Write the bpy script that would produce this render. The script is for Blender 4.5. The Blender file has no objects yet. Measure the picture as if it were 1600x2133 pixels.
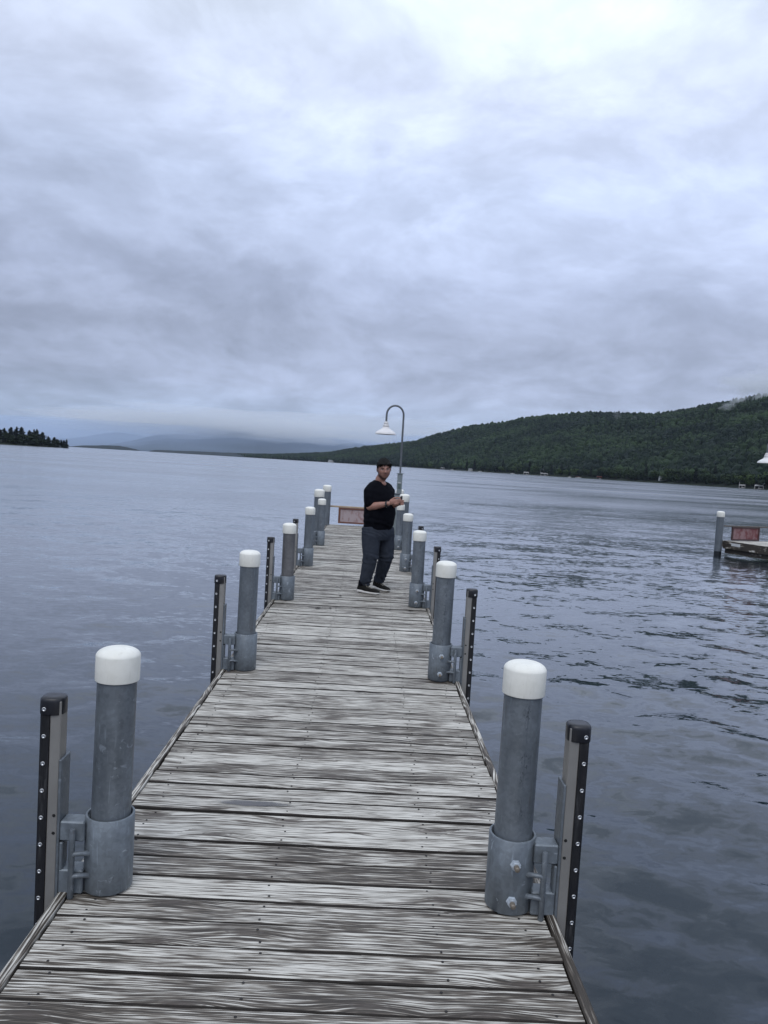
import bpy, bmesh, math, random
import numpy as np
from mathutils import Vector, Matrix, Euler, noise as mnoise

random.seed(7)
RNG = np.random.default_rng(11)
SC = bpy.context.scene
COL = SC.collection
R = math.radians

# ------------------------------------------------------------------ camera
EYE = 1.68                     # eye height above the deck (deck top is z = 0)
WATER = -0.45
cam_d = bpy.data.cameras.new('camera')
cam = bpy.data.objects.new('camera', cam_d)
COL.objects.link(cam)
YAW, PITCH, ROLL = 0.0217157, 0.0608498, 0.0594299
fw = Vector((math.sin(YAW)*math.cos(PITCH), math.cos(YAW)*math.cos(PITCH), -math.sin(PITCH)))
r0 = Vector((math.cos(YAW), -math.sin(YAW), 0))
u0 = r0.cross(fw)
rt = r0*math.cos(ROLL) + u0*math.sin(ROLL)
up = u0*math.cos(ROLL) - r0*math.sin(ROLL)
cam.matrix_world = Matrix(((rt.x, up.x, -fw.x, 0), (rt.y, up.y, -fw.y, 0), (rt.z, up.z, -fw.z, EYE), (0, 0, 0, 1)))
cam_d.sensor_fit = 'HORIZONTAL'
cam_d.sensor_width = 36.0
cam_d.lens = 36.0*1602/1600
cam_d.clip_start = 0.05
cam_d.clip_end = 60000
SC.camera = cam

# ------------------------------------------------------------------ world: overcast sky
def nd(nt, typ, **kw):
    n = nt.nodes.new(typ)
    for k, v in kw.items():
        if k.startswith('i_'):
            n.inputs[k[2:].replace('_', ' ')].default_value = v
        else:
            setattr(n, k, v)
    return n

def math_n(nt, op, a, b=None, c=None, clamp=False):
    n = nt.nodes.new('ShaderNodeMath'); n.operation = op; n.use_clamp = clamp
    for i, v in enumerate((a, b, c)):
        if v is None: continue
        if isinstance(v, (int, float)): n.inputs[i].default_value = v
        else: nt.links.new(v, n.inputs[i])
    return n.outputs[0]

def vmath(nt, op, a, b=None):
    n = nt.nodes.new('ShaderNodeVectorMath'); n.operation = op
    for i, v in enumerate((a, b)):
        if v is None: continue
        if isinstance(v, (tuple, list)): n.inputs[i].default_value = v
        else: nt.links.new(v, n.inputs[i])
    return n.outputs[0]

def noise_n(nt, vec, scale, detail=4, rough=.55, dist=0, out='Fac'):
    n = nt.nodes.new('ShaderNodeTexNoise')
    n.inputs['Scale'].default_value = scale; n.inputs['Detail'].default_value = detail
    n.inputs['Roughness'].default_value = rough; n.inputs['Distortion'].default_value = dist
    if vec is not None: nt.links.new(vec, n.inputs['Vector'])
    return n.outputs[out]

def ramp(nt, fac, stops, interp='LINEAR'):
    n = nt.nodes.new('ShaderNodeValToRGB'); n.color_ramp.interpolation = interp
    el = n.color_ramp.elements
    while len(el) < len(stops): el.new(.5)
    for e, (p, c) in zip(el, stops):
        e.position = p
        e.color = (c, c, c, 1) if isinstance(c, (int, float)) else (*c[:3], 1)
    nt.links.new(fac, n.inputs[0])
    return n.outputs[0]

def mixc(nt, fac, a, b, blend='MIX'):
    n = nt.nodes.new('ShaderNodeMix'); n.data_type = 'RGBA'; n.blend_type = blend
    for s, v in ((n.inputs['Factor'], fac), (n.inputs['A'], a), (n.inputs['B'], b)):
        pass
    ins = [n.inputs[0], n.inputs[6], n.inputs[7]]
    for s, v in zip(ins, (fac, a, b)):
        if isinstance(v, (int, float)):
            s.default_value = v if s.type == 'VALUE' else (v, v, v, 1)
        elif isinstance(v, (tuple, list)):
            s.default_value = (*v[:3], 1)
        else: nt.links.new(v, s)
    return n.outputs[2]

def maprange(nt, v, a, b, c, d, smooth=True):
    n = nt.nodes.new('ShaderNodeMapRange'); n.interpolation_type = 'SMOOTHSTEP' if smooth else 'LINEAR'
    nt.links.new(v, n.inputs[0])
    for i, x in enumerate((a, b, c, d)): n.inputs[i+1].default_value = x
    return n.outputs[0]

SUN_EL, SUN_AZ = R(48), R(196)       # azimuth measured from +Y towards +X
world = bpy.data.worlds.new('World')
SC.world = world
world.use_nodes = True
wn = world.node_tree
wn.nodes.clear()
w_out = nd(wn, 'ShaderNodeOutputWorld')
sky = nd(wn, 'ShaderNodeTexSky', sky_type='NISHITA', sun_disc=False, sun_elevation=SUN_EL, sun_rotation=SUN_AZ)
bg_sky = nd(wn, 'ShaderNodeBackground', i_Strength=.08)
wn.links.new(sky.outputs[0], bg_sky.inputs[0])
tc = nd(wn, 'ShaderNodeTexCoord')
dirv = vmath(wn, 'NORMALIZE', tc.outputs['Generated'])
sep = nd(wn, 'ShaderNodeSeparateXYZ'); wn.links.new(dirv, sep.inputs[0])
dx, dy, dz = sep.outputs
zc = math_n(wn, 'MAXIMUM', dz, 0.0)
# cloud deck seen from below: directions projected on a flat layer
den = math_n(wn, 'ADD', zc, .30)
comb = nd(wn, 'ShaderNodeCombineXYZ')
wn.links.new(math_n(wn, 'DIVIDE', dx, den), comb.inputs[0])
wn.links.new(math_n(wn, 'DIVIDE', dy, den), comb.inputs[1])
pl = comb.outputs[0]
BIGOFF = (4.7, .6, 9)
warp = noise_n(wn, pl, .9, 3, .5, 0, 'Color')
warp = vmath(wn, 'SUBTRACT', warp, (.5, .5, .5))
pw = vmath(wn, 'ADD', pl, vmath(wn, 'MULTIPLY', warp, (.55, .55, .55)))
big = noise_n(wn, vmath(wn, 'ADD', pw, BIGOFF), .80, 4, .48)
mid = noise_n(wn, vmath(wn, 'ADD', pw, (7.3, 2.1, 0)), 2.6, 7, .56, .0)
fine = noise_n(wn, vmath(wn, 'ADD', pw, (3.3, 9.1, 4)), 7.5, 7, .58, .0)
base = ramp(wn, zc, [(0.0, (.365, .455, .650)), (.043, (.400, .490, .680)), (.095, (.380, .440, .605)), (.160, (.360, .412, .560)), (.222, (.425, .490, .670)),
                     (.33, (.540, .625, .835)), (.425, (.655, .735, .935)), (.515, (.745, .835, .985)), (1.0, (.80, .90, 1.08))])
# thinner cloud towards the right of the view, thicker towards the left
side = maprange(wn, dx, -.55, .35, .90, 1.04)
m1 = maprange(wn, big, .34, .66, .85, 1.10)
m2 = maprange(wn, mid, .34, .66, .865, 1.135)
m3 = maprange(wn, fine, .34, .68, .93, 1.085)
mul = math_n(wn, 'MULTIPLY', math_n(wn, 'MULTIPLY', side, m1), math_n(wn, 'MULTIPLY', m2, m3))
sc_ = nd(wn, 'ShaderNodeVectorMath', operation='SCALE')
wn.links.new(base, sc_.inputs[0]); wn.links.new(mul, sc_.inputs['Scale'])
bg_cl = nd(wn, 'ShaderNodeBackground', i_Strength=1.17)
wn.links.new(sc_.outputs[0], bg_cl.inputs[0])
mx = nd(wn, 'ShaderNodeMixShader', i_Fac=.93)
wn.links.new(bg_sky.outputs[0], mx.inputs[1]); wn.links.new(bg_cl.outputs[0], mx.inputs[2])
wn.links.new(mx.outputs[0], w_out.inputs[0])

sun_d = bpy.data.lights.new('sun', 'SUN')
sun_d.energy = 0.85
sun_d.angle = R(35)
sun_d.color = (1.0, .97, .92)
sun = bpy.data.objects.new('sun', sun_d)
COL.objects.link(sun)
sdir = Vector((math.sin(SUN_AZ)*math.cos(SUN_EL), math.cos(SUN_AZ)*math.cos(SUN_EL), math.sin(SUN_EL)))
sun.rotation_euler = (-sdir).to_track_quat('-Z', 'Y').to_euler()
sun.location = (0, 0, 60)

SC.render.engine = 'CYCLES'
cy = SC.cycles
cy.use_denoising = True
cy.max_bounces = 6
cy.diffuse_bounces = 3
cy.glossy_bounces = 3
cy.transmission_bounces = 4
cy.volume_bounces = 2
cy.volume_max_steps = 256
cy.transparent_max_bounces = 12
cy.caustics_reflective = False
cy.caustics_refractive = False
SC.view_settings.view_transform = 'Standard'
SC.view_settings.look = 'None'
SC.view_settings.exposure = 0.0
SC.view_settings.gamma = 1.0
SC.view_settings.use_curve_mapping = False

# ------------------------------------------------------------------ helpers
def tag(o, label=None, cat=None, group=None, kind=None):
    if label: o['label'] = label
    if cat: o['category'] = cat
    if group: o['group'] = group
    if kind: o['kind'] = kind
    return o

def empty(name, loc=(0, 0, 0), rz=0, parent=None):
    o = bpy.data.objects.new(name, None)
    o.empty_display_size = .1
    o.location = loc; o.rotation_euler = (0, 0, rz)
    COL.objects.link(o)
    if parent: o.parent = parent
    return o

def link_mesh(name, me, mat=None, parent=None):
    if mat and not me.materials: me.materials.append(mat)
    o = bpy.data.objects.new(name, me)
    COL.objects.link(o)
    if parent: o.parent = parent
    return o

def copy_tree(o, parent=None):
    c = o.copy(); COL.objects.link(c); c.parent = parent
    for ch in list(o.children): copy_tree(ch, c)
    return c

class MB:
    """collects verts and faces of several shapes for one mesh"""
    def __init__(s): s.v = []; s.f = []; s.sm = []
    def add(s, vs, fs, smooth=False):
        b = len(s.v)
        s.v += [tuple(v) for v in vs]
        s.f += [tuple(i+b for i in f) for f in fs]
        s.sm += [smooth]*len(fs)
        return s
    def box(s, c, size, rot=None, bev=0.0):
        x, y, z = (k/2 for k in size)
        c = Vector(c)
        if bev <= 0:
            vs = [Vector((sx*x, sy*y, sz*z)) for sz in (-1, 1) for sy in (-1, 1) for sx in (-1, 1)]
            fs = [(0, 2, 3, 1), (4, 5, 7, 6), (0, 1, 5, 4), (2, 6, 7, 3), (0, 4, 6, 2), (1, 3, 7, 5)]
        else:
            bm = bmesh.new()
            bmesh.ops.create_cube(bm, size=1)
            for v in bm.verts: v.co = Vector((v.co.x*size[0], v.co.y*size[1], v.co.z*size[2]))
            bmesh.ops.bevel(bm, geom=list(bm.edges), offset=bev, segments=1, affect='EDGES', profile=.5)
            bm.verts.index_update()
            vs = [v.co.copy() for v in bm.verts]; fs = [[v.index for v in f.verts] for f in bm.faces]
            bm.free()
        if rot is not None: vs = [rot @ v for v in vs]
        return s.add([v + c for v in vs], fs)
    def tube(s, path, r, seg=10, cap=True, smooth=True):
        path = [Vector(p) for p in path]
        rs = r if isinstance(r, (list, tuple)) else [r]*len(path)
        vs, fs = [], []
        prev = None
        for i, p in enumerate(path):
            a = path[max(i-1, 0)]; b = path[min(i+1, len(path)-1)]
            t = (b-a).normalized()
            if prev is None:
                ref = Vector((0, 0, 1)) if abs(t.z) < .9 else Vector((1, 0, 0))
                n = t.cross(ref).normalized()
            else:
                n = (prev - t*prev.dot(t)).normalized()
            prev = n
            bb = t.cross(n)
            for k in range(seg):
                a_ = 2*math.pi*k/seg
                vs.append(p + (n*math.cos(a_) + bb*math.sin(a_))*rs[i])
        for i in range(len(path)-1):
            for k in range(seg):
                k2 = (k+1) % seg
                fs.append((i*seg+k, i*seg+k2, (i+1)*seg+k2, (i+1)*seg+k))
        s.add(vs, fs, smooth)
        if cap:
            n = len(path)
            s.add([vs[k] for k in range(seg)], [tuple(range(seg))[::-1]])
            s.add([vs[(n-1)*seg+k] for k in range(seg)], [tuple(range(seg))])
        return s
    def lathe(s, prof, c=(0, 0, 0), seg=24, smooth=True, rot=None):
        c = Vector(c); vs, fs = [], []
        for (r, z) in prof:
            for k in range(seg):
                a = 2*math.pi*k/seg
                v = Vector((r*math.cos(a), r*math.sin(a), z))
                vs.append((rot @ v if rot else v) + c)
        for i in range(len(prof)-1):
            for k in range(seg):
                k2 = (k+1) % seg
                fs.append((i*seg+k, i*seg+k2, (i+1)*seg+k2, (i+1)*seg+k))
        s.add(vs, fs, smooth)
        if prof[0][0] > 1e-6: s.f.append(tuple(len(s.v)-len(vs)+k for k in range(seg))[::-1]); s.sm.append(False)
        if prof[-1][0] > 1e-6: s.f.append(tuple(len(s.v)-seg+k for k in range(seg))); s.sm.append(False)
        return s
    def loft(s, rings, smooth=True, cap=True):
        """rings: lists of equal-length point loops"""
        n = len(rings[0]); vs = [p for r_ in rings for p in r_]; fs = []
        for i in range(len(rings)-1):
            for k in range(n):
                k2 = (k+1) % n
                fs.append((i*n+k, i*n+k2, (i+1)*n+k2, (i+1)*n+k))
        s.add(vs, fs, smooth)
        if cap:
            b = len(s.v)-len(vs)
            s.f.append(tuple(b+k for k in range(n))[::-1]); s.sm.append(smooth)
            s.f.append(tuple(b+(len(rings)-1)*n+k for k in range(n))); s.sm.append(smooth)
        return s
    def mesh(s, name):
        me = bpy.data.meshes.new(name)
        me.from_pydata(s.v, [], s.f)
        me.polygons.foreach_set('use_smooth', s.sm)
        me.update()
        return me
    def build(s, name, mat, parent=None):
        return link_mesh(name, s.mesh(name), mat, parent)

def np_mesh(name, V, F, smooth=True):
    """V (n,3), F (m,k) all the same size"""
    me = bpy.data.meshes.new(name)
    V = np.asarray(V, np.float32); F = np.asarray(F, np.int32); m, k = F.shape
    me.vertices.add(len(V)); me.vertices.foreach_set('co', V.ravel())
    me.loops.add(m*k); me.loops.foreach_set('vertex_index', F.ravel())
    me.polygons.add(m)
    me.polygons.foreach_set('loop_start', np.arange(m, dtype=np.int32)*k)
    me.polygons.foreach_set('use_smooth', np.full(m, smooth, bool))
    me.update(calc_edges=True); me.validate()
    return me

# ------------------------------------------------------------------ materials
def new_mat(name):
    m = bpy.data.materials.new(name); m.use_nodes = True
    nt = m.node_tree; nt.nodes.clear()
    out = nd(nt, 'ShaderNodeOutputMaterial')
    p = nd(nt, 'ShaderNodeBsdfPrincipled')
    nt.links.new(p.outputs[0], out.inputs[0])
    return m, nt, p

def setp(nt, p, name, v):
    if isinstance(v, (int, float)): p.inputs[name].default_value = v
    elif isinstance(v, (tuple, list)): p.inputs[name].default_value = (*v[:3], 1)
    else: nt.links.new(v, p.inputs[name])

def bump(nt, p, h, strength=.3, dist=.01):
    b = nd(nt, 'ShaderNodeBump'); b.inputs['Strength'].default_value = strength; b.inputs['Distance'].default_value = dist
    nt.links.new(h, b.inputs['Height']); nt.links.new(b.outputs[0], p.inputs['Normal'])
    return b

def simple(name, col, rough=.5, metal=0.0, var=.12, vscale=8, bumpd=0.0):
    m, nt, p = new_mat(name)
    t = nd(nt, 'ShaderNodeTexCoord')
    n = noise_n(nt, t.outputs['Object'], vscale, 5, .6)
    a = tuple(c*(1-var) for c in col); b = tuple(min(1, c*(1+var)) for c in col)
    setp(nt, p, 'Base Color', ramp(nt, n, [(.3, a), (.7, b)]))
    setp(nt, p, 'Roughness', rough); setp(nt, p, 'Metallic', metal)
    if bumpd: bump(nt, p, n, .5, bumpd)
    return m

def wood_mat(name, white=.0, dark=0.0, seed=0.0):
    """weathered, once-white deck timber: pale raised fibres over brown-grey wood, knots, cracks"""
    m, nt, p = new_mat(name)
    t = nd(nt, 'ShaderNodeTexCoord'); oi = nd(nt, 'ShaderNodeObjectInfo')
    off = nd(nt, 'ShaderNodeCombineXYZ')
    rnd = oi.outputs['Random']
    nt.links.new(math_n(nt, 'MULTIPLY', rnd, 61.7), off.inputs[0])
    nt.links.new(math_n(nt, 'MULTIPLY', rnd, 37.1), off.inputs[1])
    off.inputs[2].default_value = seed
    co = vmath(nt, 'ADD', t.outputs['Object'], off.outputs[0])
    # knots
    ks = vmath(nt, 'MULTIPLY', co, (1.75, 6.5, 0.0))
    vo = nd(nt, 'ShaderNodeTexVoronoi', voronoi_dimensions='2D', feature='F1'); vo.inputs['Scale'].default_value = 1
    vo.inputs['Randomness'].default_value = 1
    nt.links.new(ks, vo.inputs['Vector'])
    kd = vo.outputs['Distance']
    sepc = nd(nt, 'ShaderNodeSeparateColor'); nt.links.new(vo.outputs['Color'], sepc.inputs[0])
    kon = math_n(nt, 'GREATER_THAN', sepc.outputs[0], .44)
    kinf = math_n(nt, 'MULTIPLY', maprange(nt, kd, 0.0, .45, 1, 0), kon)
    # wavy grain
    wv = noise_n(nt, vmath(nt, 'MULTIPLY', co, (1.6, 7, 1)), 1, 3, .5)
    bend = math_n(nt, 'ADD', math_n(nt, 'MULTIPLY', math_n(nt, 'SUBTRACT', wv, .5), .022), math_n(nt, 'MULTIPLY', kinf, .026))
    bv = nd(nt, 'ShaderNodeCombineXYZ'); nt.links.new(bend, bv.inputs[1])
    g = vmath(nt, 'ADD', co, bv.outputs[0])
    f1 = noise_n(nt, vmath(nt, 'MULTIPLY', g, (3.2, 128, 9)), 1, 2.6, .55)
    f2 = noise_n(nt, vmath(nt, 'MULTIPLY', g, (9, 270, 20)), 1, 2, .5)
    patch = noise_n(nt, vmath(nt, 'MULTIPLY', g, (4.8, 26, 1)), 1, 4, .6)
    broad = noise_n(nt, vmath(nt, 'MULTIPLY', co, (.9, 2.0, 1)), 1, 2, .5)
    tone = maprange(nt, rnd, 0, 1, -.050, .055, False)
    v = math_n(nt, 'ADD', math_n(nt, 'MULTIPLY', f1, .86), math_n(nt, 'MULTIPLY', f2, .50))
    v = math_n(nt, 'ADD', v, math_n(nt, 'MULTIPLY', math_n(nt, 'SUBTRACT', patch, .5), .21))
    v = math_n(nt, 'ADD', v, math_n(nt, 'MULTIPLY', math_n(nt, 'SUBTRACT', broad, .5), .17))
    v = math_n(nt, 'ADD', v, tone)
    v = math_n(nt, 'SUBTRACT', v, math_n(nt, 'MULTIPLY', kinf, .07))
    v = math_n(nt, 'ADD', v, white - dark - .165)
    col = ramp(nt, v, [(.400, (.046, .037, .028)), (.460, (.112, .093, .074)), (.496, (.195, .171, .142)), (.523, (.345, .322, .283)), (.590, (.620, .592, .532))])
    # fine dark checks along the grain
    ck = noise_n(nt, vmath(nt, 'MULTIPLY', g, (4.5, 130, 9)), 1, 3, .6)
    ckm = maprange(nt, ck, .335, .375, 1, 0)
    ckp = maprange(nt, noise_n(nt, vmath(nt, 'MULTIPLY', co, (1.1, 6, 1)), 1, 2, .5), .40, .6, 0, 1)
    col = mixc(nt, math_n(nt, 'MULTIPLY', math_n(nt, 'MULTIPLY', ckm, ckp), .85), col, (.03, .026, .023))
    # knot heart
    kh = math_n(nt, 'MULTIPLY', maprange(nt, kd, .045, .11, 1, 0), kon)
    col = mixc(nt, math_n(nt, 'MULTIPLY', kh, .75), col, (.07, .055, .045))
    ring = math_n(nt, 'MULTIPLY', math_n(nt, 'SINE', math_n(nt, 'MULTIPLY', kd, 72)), math_n(nt, 'MULTIPLY', maprange(nt, kd, .06, .24, 1, 0), kon))
    col = mixc(nt, maprange(nt, ring, .3, .9, 0, .6), col, (.09, .075, .065))
    setp(nt, p, 'Base Color', col)
    setp(nt, p, 'Roughness', maprange(nt, v, .4, .6, .62, .85))
    h = math_n(nt, 'ADD', math_n(nt, 'MULTIPLY', f1, .7), math_n(nt, 'MULTIPLY', f2, .3))
    h = math_n(nt, 'SUBTRACT', h, math_n(nt, 'MULTIPLY', ckm, .25))
    bump(nt, p, h, .65, .006)
    return m

def galv_mat(name, col=(.150, .169, .188), stain=False, spots=.5, vs=1.0):
    m, nt, p = new_mat(name)
    t = nd(nt, 'ShaderNodeTexCoord'); oi = nd(nt, 'ShaderNodeObjectInfo')
    off = nd(nt, 'ShaderNodeCombineXYZ'); nt.links.new(math_n(nt, 'MULTIPLY', oi.outputs['Random'], 40), off.inputs[2])
    nt.links.new(math_n(nt, 'MULTIPLY', oi.outputs['Random'], 17), off.inputs[0])
    co = vmath(nt, 'ADD', t.outputs['Object'], off.outputs[0])
    a = noise_n(nt, vmath(nt, 'MULTIPLY', co, (1, 1, .6)), 9*vs, 6, .62, .4)
    b = noise_n(nt, co, 34*vs, 5, .6)
    s_ = noise_n(nt, vmath(nt, 'MULTIPLY', co, (26, 26, 2.2)), 1, 4, .55)
    v = math_n(nt, 'ADD', math_n(nt, 'MULTIPLY', a, .6), math_n(nt, 'ADD', math_n(nt, 'MULTIPLY', b, .22), math_n(nt, 'MULTIPLY', s_, .25)))
    c = ramp(nt, v, [(.36, tuple(k*.76 for k in col)), (.52, col), (.66, tuple(min(1, k*1.27) for k in col))])
    vz = nd(nt, 'ShaderNodeTexVoronoi'); vz.inputs['Scale'].default_value = 75*vs; nt.links.new(co, vz.inputs['Vector'])
    spg = nd(nt, 'ShaderNodeSeparateColor'); nt.links.new(vz.outputs['Color'], spg.inputs[0])
    c = mixc(nt, 1.0, c, ramp(nt, spg.outputs[0], [(0, .90), (1, 1.09)]), 'MULTIPLY')
    scr = maprange(nt, noise_n(nt, vmath(nt, 'MULTIPLY', co, (150, 150, 7)), 1, 2, .5), .66, .72, 0, .45)
    c = mixc(nt, scr, c, tuple(min(1, k*1.9) for k in col))
    rs_ = math_n(nt, 'MULTIPLY', maprange(nt, noise_n(nt, vmath(nt, 'MULTIPLY', co, (30, 30, 3)), 1, 4, .6), .60, .72, 0, .5), maprange(nt, noise_n(nt, co, 3, 2, .5), .45, .65, 0, 1))
    c = mixc(nt, rs_, c, (.085, .070, .058))
    sp = maprange(nt, noise_n(nt, vmath(nt, 'ADD', co, (5, 3, 1)), 17*vs, 4, .65, .8), .63, .70, 0, spots)
    c = mixc(nt, sp, c, (.36, .40, .44))
    if stain:
        sx = nd(nt, 'ShaderNodeSeparateXYZ'); nt.links.new(t.outputs['Object'], sx.inputs[0])
        # broken vertical row of dark marks on the side facing the shore
        xx = math_n(nt, 'ABSOLUTE', math_n(nt, 'SUBTRACT', sx.outputs[0], math_n(nt, 'MULTIPLY', sx.outputs[2], .012)))
        wid = maprange(nt, xx, .004, .030, 1, 0)
        mk = noise_n(nt, vmath(nt, 'MULTIPLY', co, (95, 1, 40)), 1, 4, .65, 1.2)
        row = noise_n(nt, vmath(nt, 'MULTIPLY', co, (3, 1, 7)), 1, 2, .5)
        mm = math_n(nt, 'MULTIPLY', math_n(nt, 'MULTIPLY', maprange(nt, mk, .55, .62, 0, 1), wid), maprange(nt, row, .42, .55, 0, 1))
        ln = math_n(nt, 'MULTIPLY', maprange(nt, xx, .0, .0035, 1, 0), maprange(nt, row, .40, .6, 0, .6))
        mm = math_n(nt, 'MULTIPLY', math_n(nt, 'MAXIMUM', mm, ln), math_n(nt, 'LESS_THAN', sx.outputs[1], 0))
        mm = math_n(nt, 'MULTIPLY', mm, maprange(nt, sx.outputs[2], .25, .33, 0, 1))
        c = mixc(nt, math_n(nt, 'MULTIPLY', mm, .85), c, (.035, .04, .048))
    setp(nt, p, 'Base Color', c)
    setp(nt, p, 'Metallic', .35)
    setp(nt, p, 'Roughness', maprange(nt, a, .3, .7, .40, .62))
    bump(nt, p, b, .25, .002)
    return m

MAT = {}
MAT['plank'] = wood_mat('weathered_plank_wood')
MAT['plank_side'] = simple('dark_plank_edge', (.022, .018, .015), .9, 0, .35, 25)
MAT['trim'] = wood_mat('weathered_edge_wood', dark=.07, seed=5)
MAT['plank_plain'] = wood_mat('plain_grey_wood', white=.10, seed=9)
MAT['fascia'] = wood_mat('brown_fascia_wood', dark=.15, seed=3)
MAT['galv'] = galv_mat('galvanized_steel')
MAT['galv_stain'] = galv_mat('galvanized_steel_marked', stain=True, spots=.15)
MAT['galv_dull'] = galv_mat('galvanized_steel_dull', col=(.135, .153, .171), spots=.15)
MAT['sleeve'] = galv_mat('galvanized_sleeve', col=(.165, .188, .210), spots=.95, vs=.9)
def cap_mat():
    m, nt, p = new_mat('white_plastic_cap'); t = nd(nt, 'ShaderNodeTexCoord'); oi = nd(nt, 'ShaderNodeObjectInfo')
    off = nd(nt, 'ShaderNodeCombineXYZ'); nt.links.new(math_n(nt, 'MULTIPLY', oi.outputs['Random'], 33), off.inputs[0]); nt.links.new(math_n(nt, 'MULTIPLY', oi.outputs['Random'], 71), off.inputs[2])
    co = vmath(nt, 'ADD', t.outputs['Object'], off.outputs[0])
    n = noise_n(nt, co, 13, 6, .65); st = noise_n(nt, vmath(nt, 'MULTIPLY', co, (55, 55, 5)), 1, 4, .6)
    c = ramp(nt, n, [(.3, (.77, .755, .68)), (.6, (.86, .845, .775))])
    c = mixc(nt, maprange(nt, st, .58, .74, 0, .35), c, (.50, .47, .40))
    dk = maprange(nt, noise_n(nt, vmath(nt, 'ADD', co, (3, 9, 2)), 48, 4, .7), .70, .76, 0, .7)
    c = mixc(nt, dk, c, (.30, .28, .25))
    setp(nt, p, 'Base Color', c); setp(nt, p, 'Roughness', maprange(nt, n, .3, .7, .34, .55)); bump(nt, p, n, .15, .003)
    return m
MAT['cap'] = cap_mat()
MAT['alu'] = simple('brushed_aluminium', (.30, .288, .270), .5, .45, .10, 6)
MAT['rubber'] = simple('black_rubber', (.008, .008, .010), .55, 0, .2, 20)
def scuffed_rubber():
    m, nt, p = new_mat('scuffed_rubber'); t = nd(nt, 'ShaderNodeTexCoord'); oi = nd(nt, 'ShaderNodeObjectInfo')
    off = nd(nt, 'ShaderNodeCombineXYZ'); nt.links.new(math_n(nt, 'MULTIPLY', oi.outputs['Random'], 50), off.inputs[2])
    co = vmath(nt, 'ADD', t.outputs['Object'], off.outputs[0])
    s1 = noise_n(nt, vmath(nt, 'MULTIPLY', co, (60, 60, 9)), 1, 5, .65); s2 = noise_n(nt, co, 4, 3, .5)
    f = math_n(nt, 'MULTIPLY', maprange(nt, s1, .52, .70, 0, .8), maprange(nt, s2, .42, .62, 0.1, 1))
    setp(nt, p, 'Base Color', mixc(nt, f, (.0075, .0075, .0095), (.050, .050, .052))); setp(nt, p, 'Roughness', maprange(nt, s1, .3, .7, .45, .75)); bump(nt, p, s1, .3, .002)
    return m
MAT['rubber'] = scuffed_rubber()
MAT['capblack'] = simple('black_plastic_cap', (.014, .014, .018), .35, 0, .2, 20)
MAT['rivet'] = simple('stainless_rivet', (.62, .62, .62), .28, .9, .05, 50)
MAT['hole'] = simple('dark_hole', (.01, .01, .01), .9, 0, .1, 50)
MAT['bolt'] = simple('rusty_bolt', (.24, .205, .165), .5, .5, .25, 60)
MAT['weld'] = simple('bright_galvanized_nut', (.50, .55, .60), .5, .3, .25, 70, .002)
MAT['nail'] = simple('dark_nail_head', (.035, .032, .032), .5, .5, .3, 60)
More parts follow.
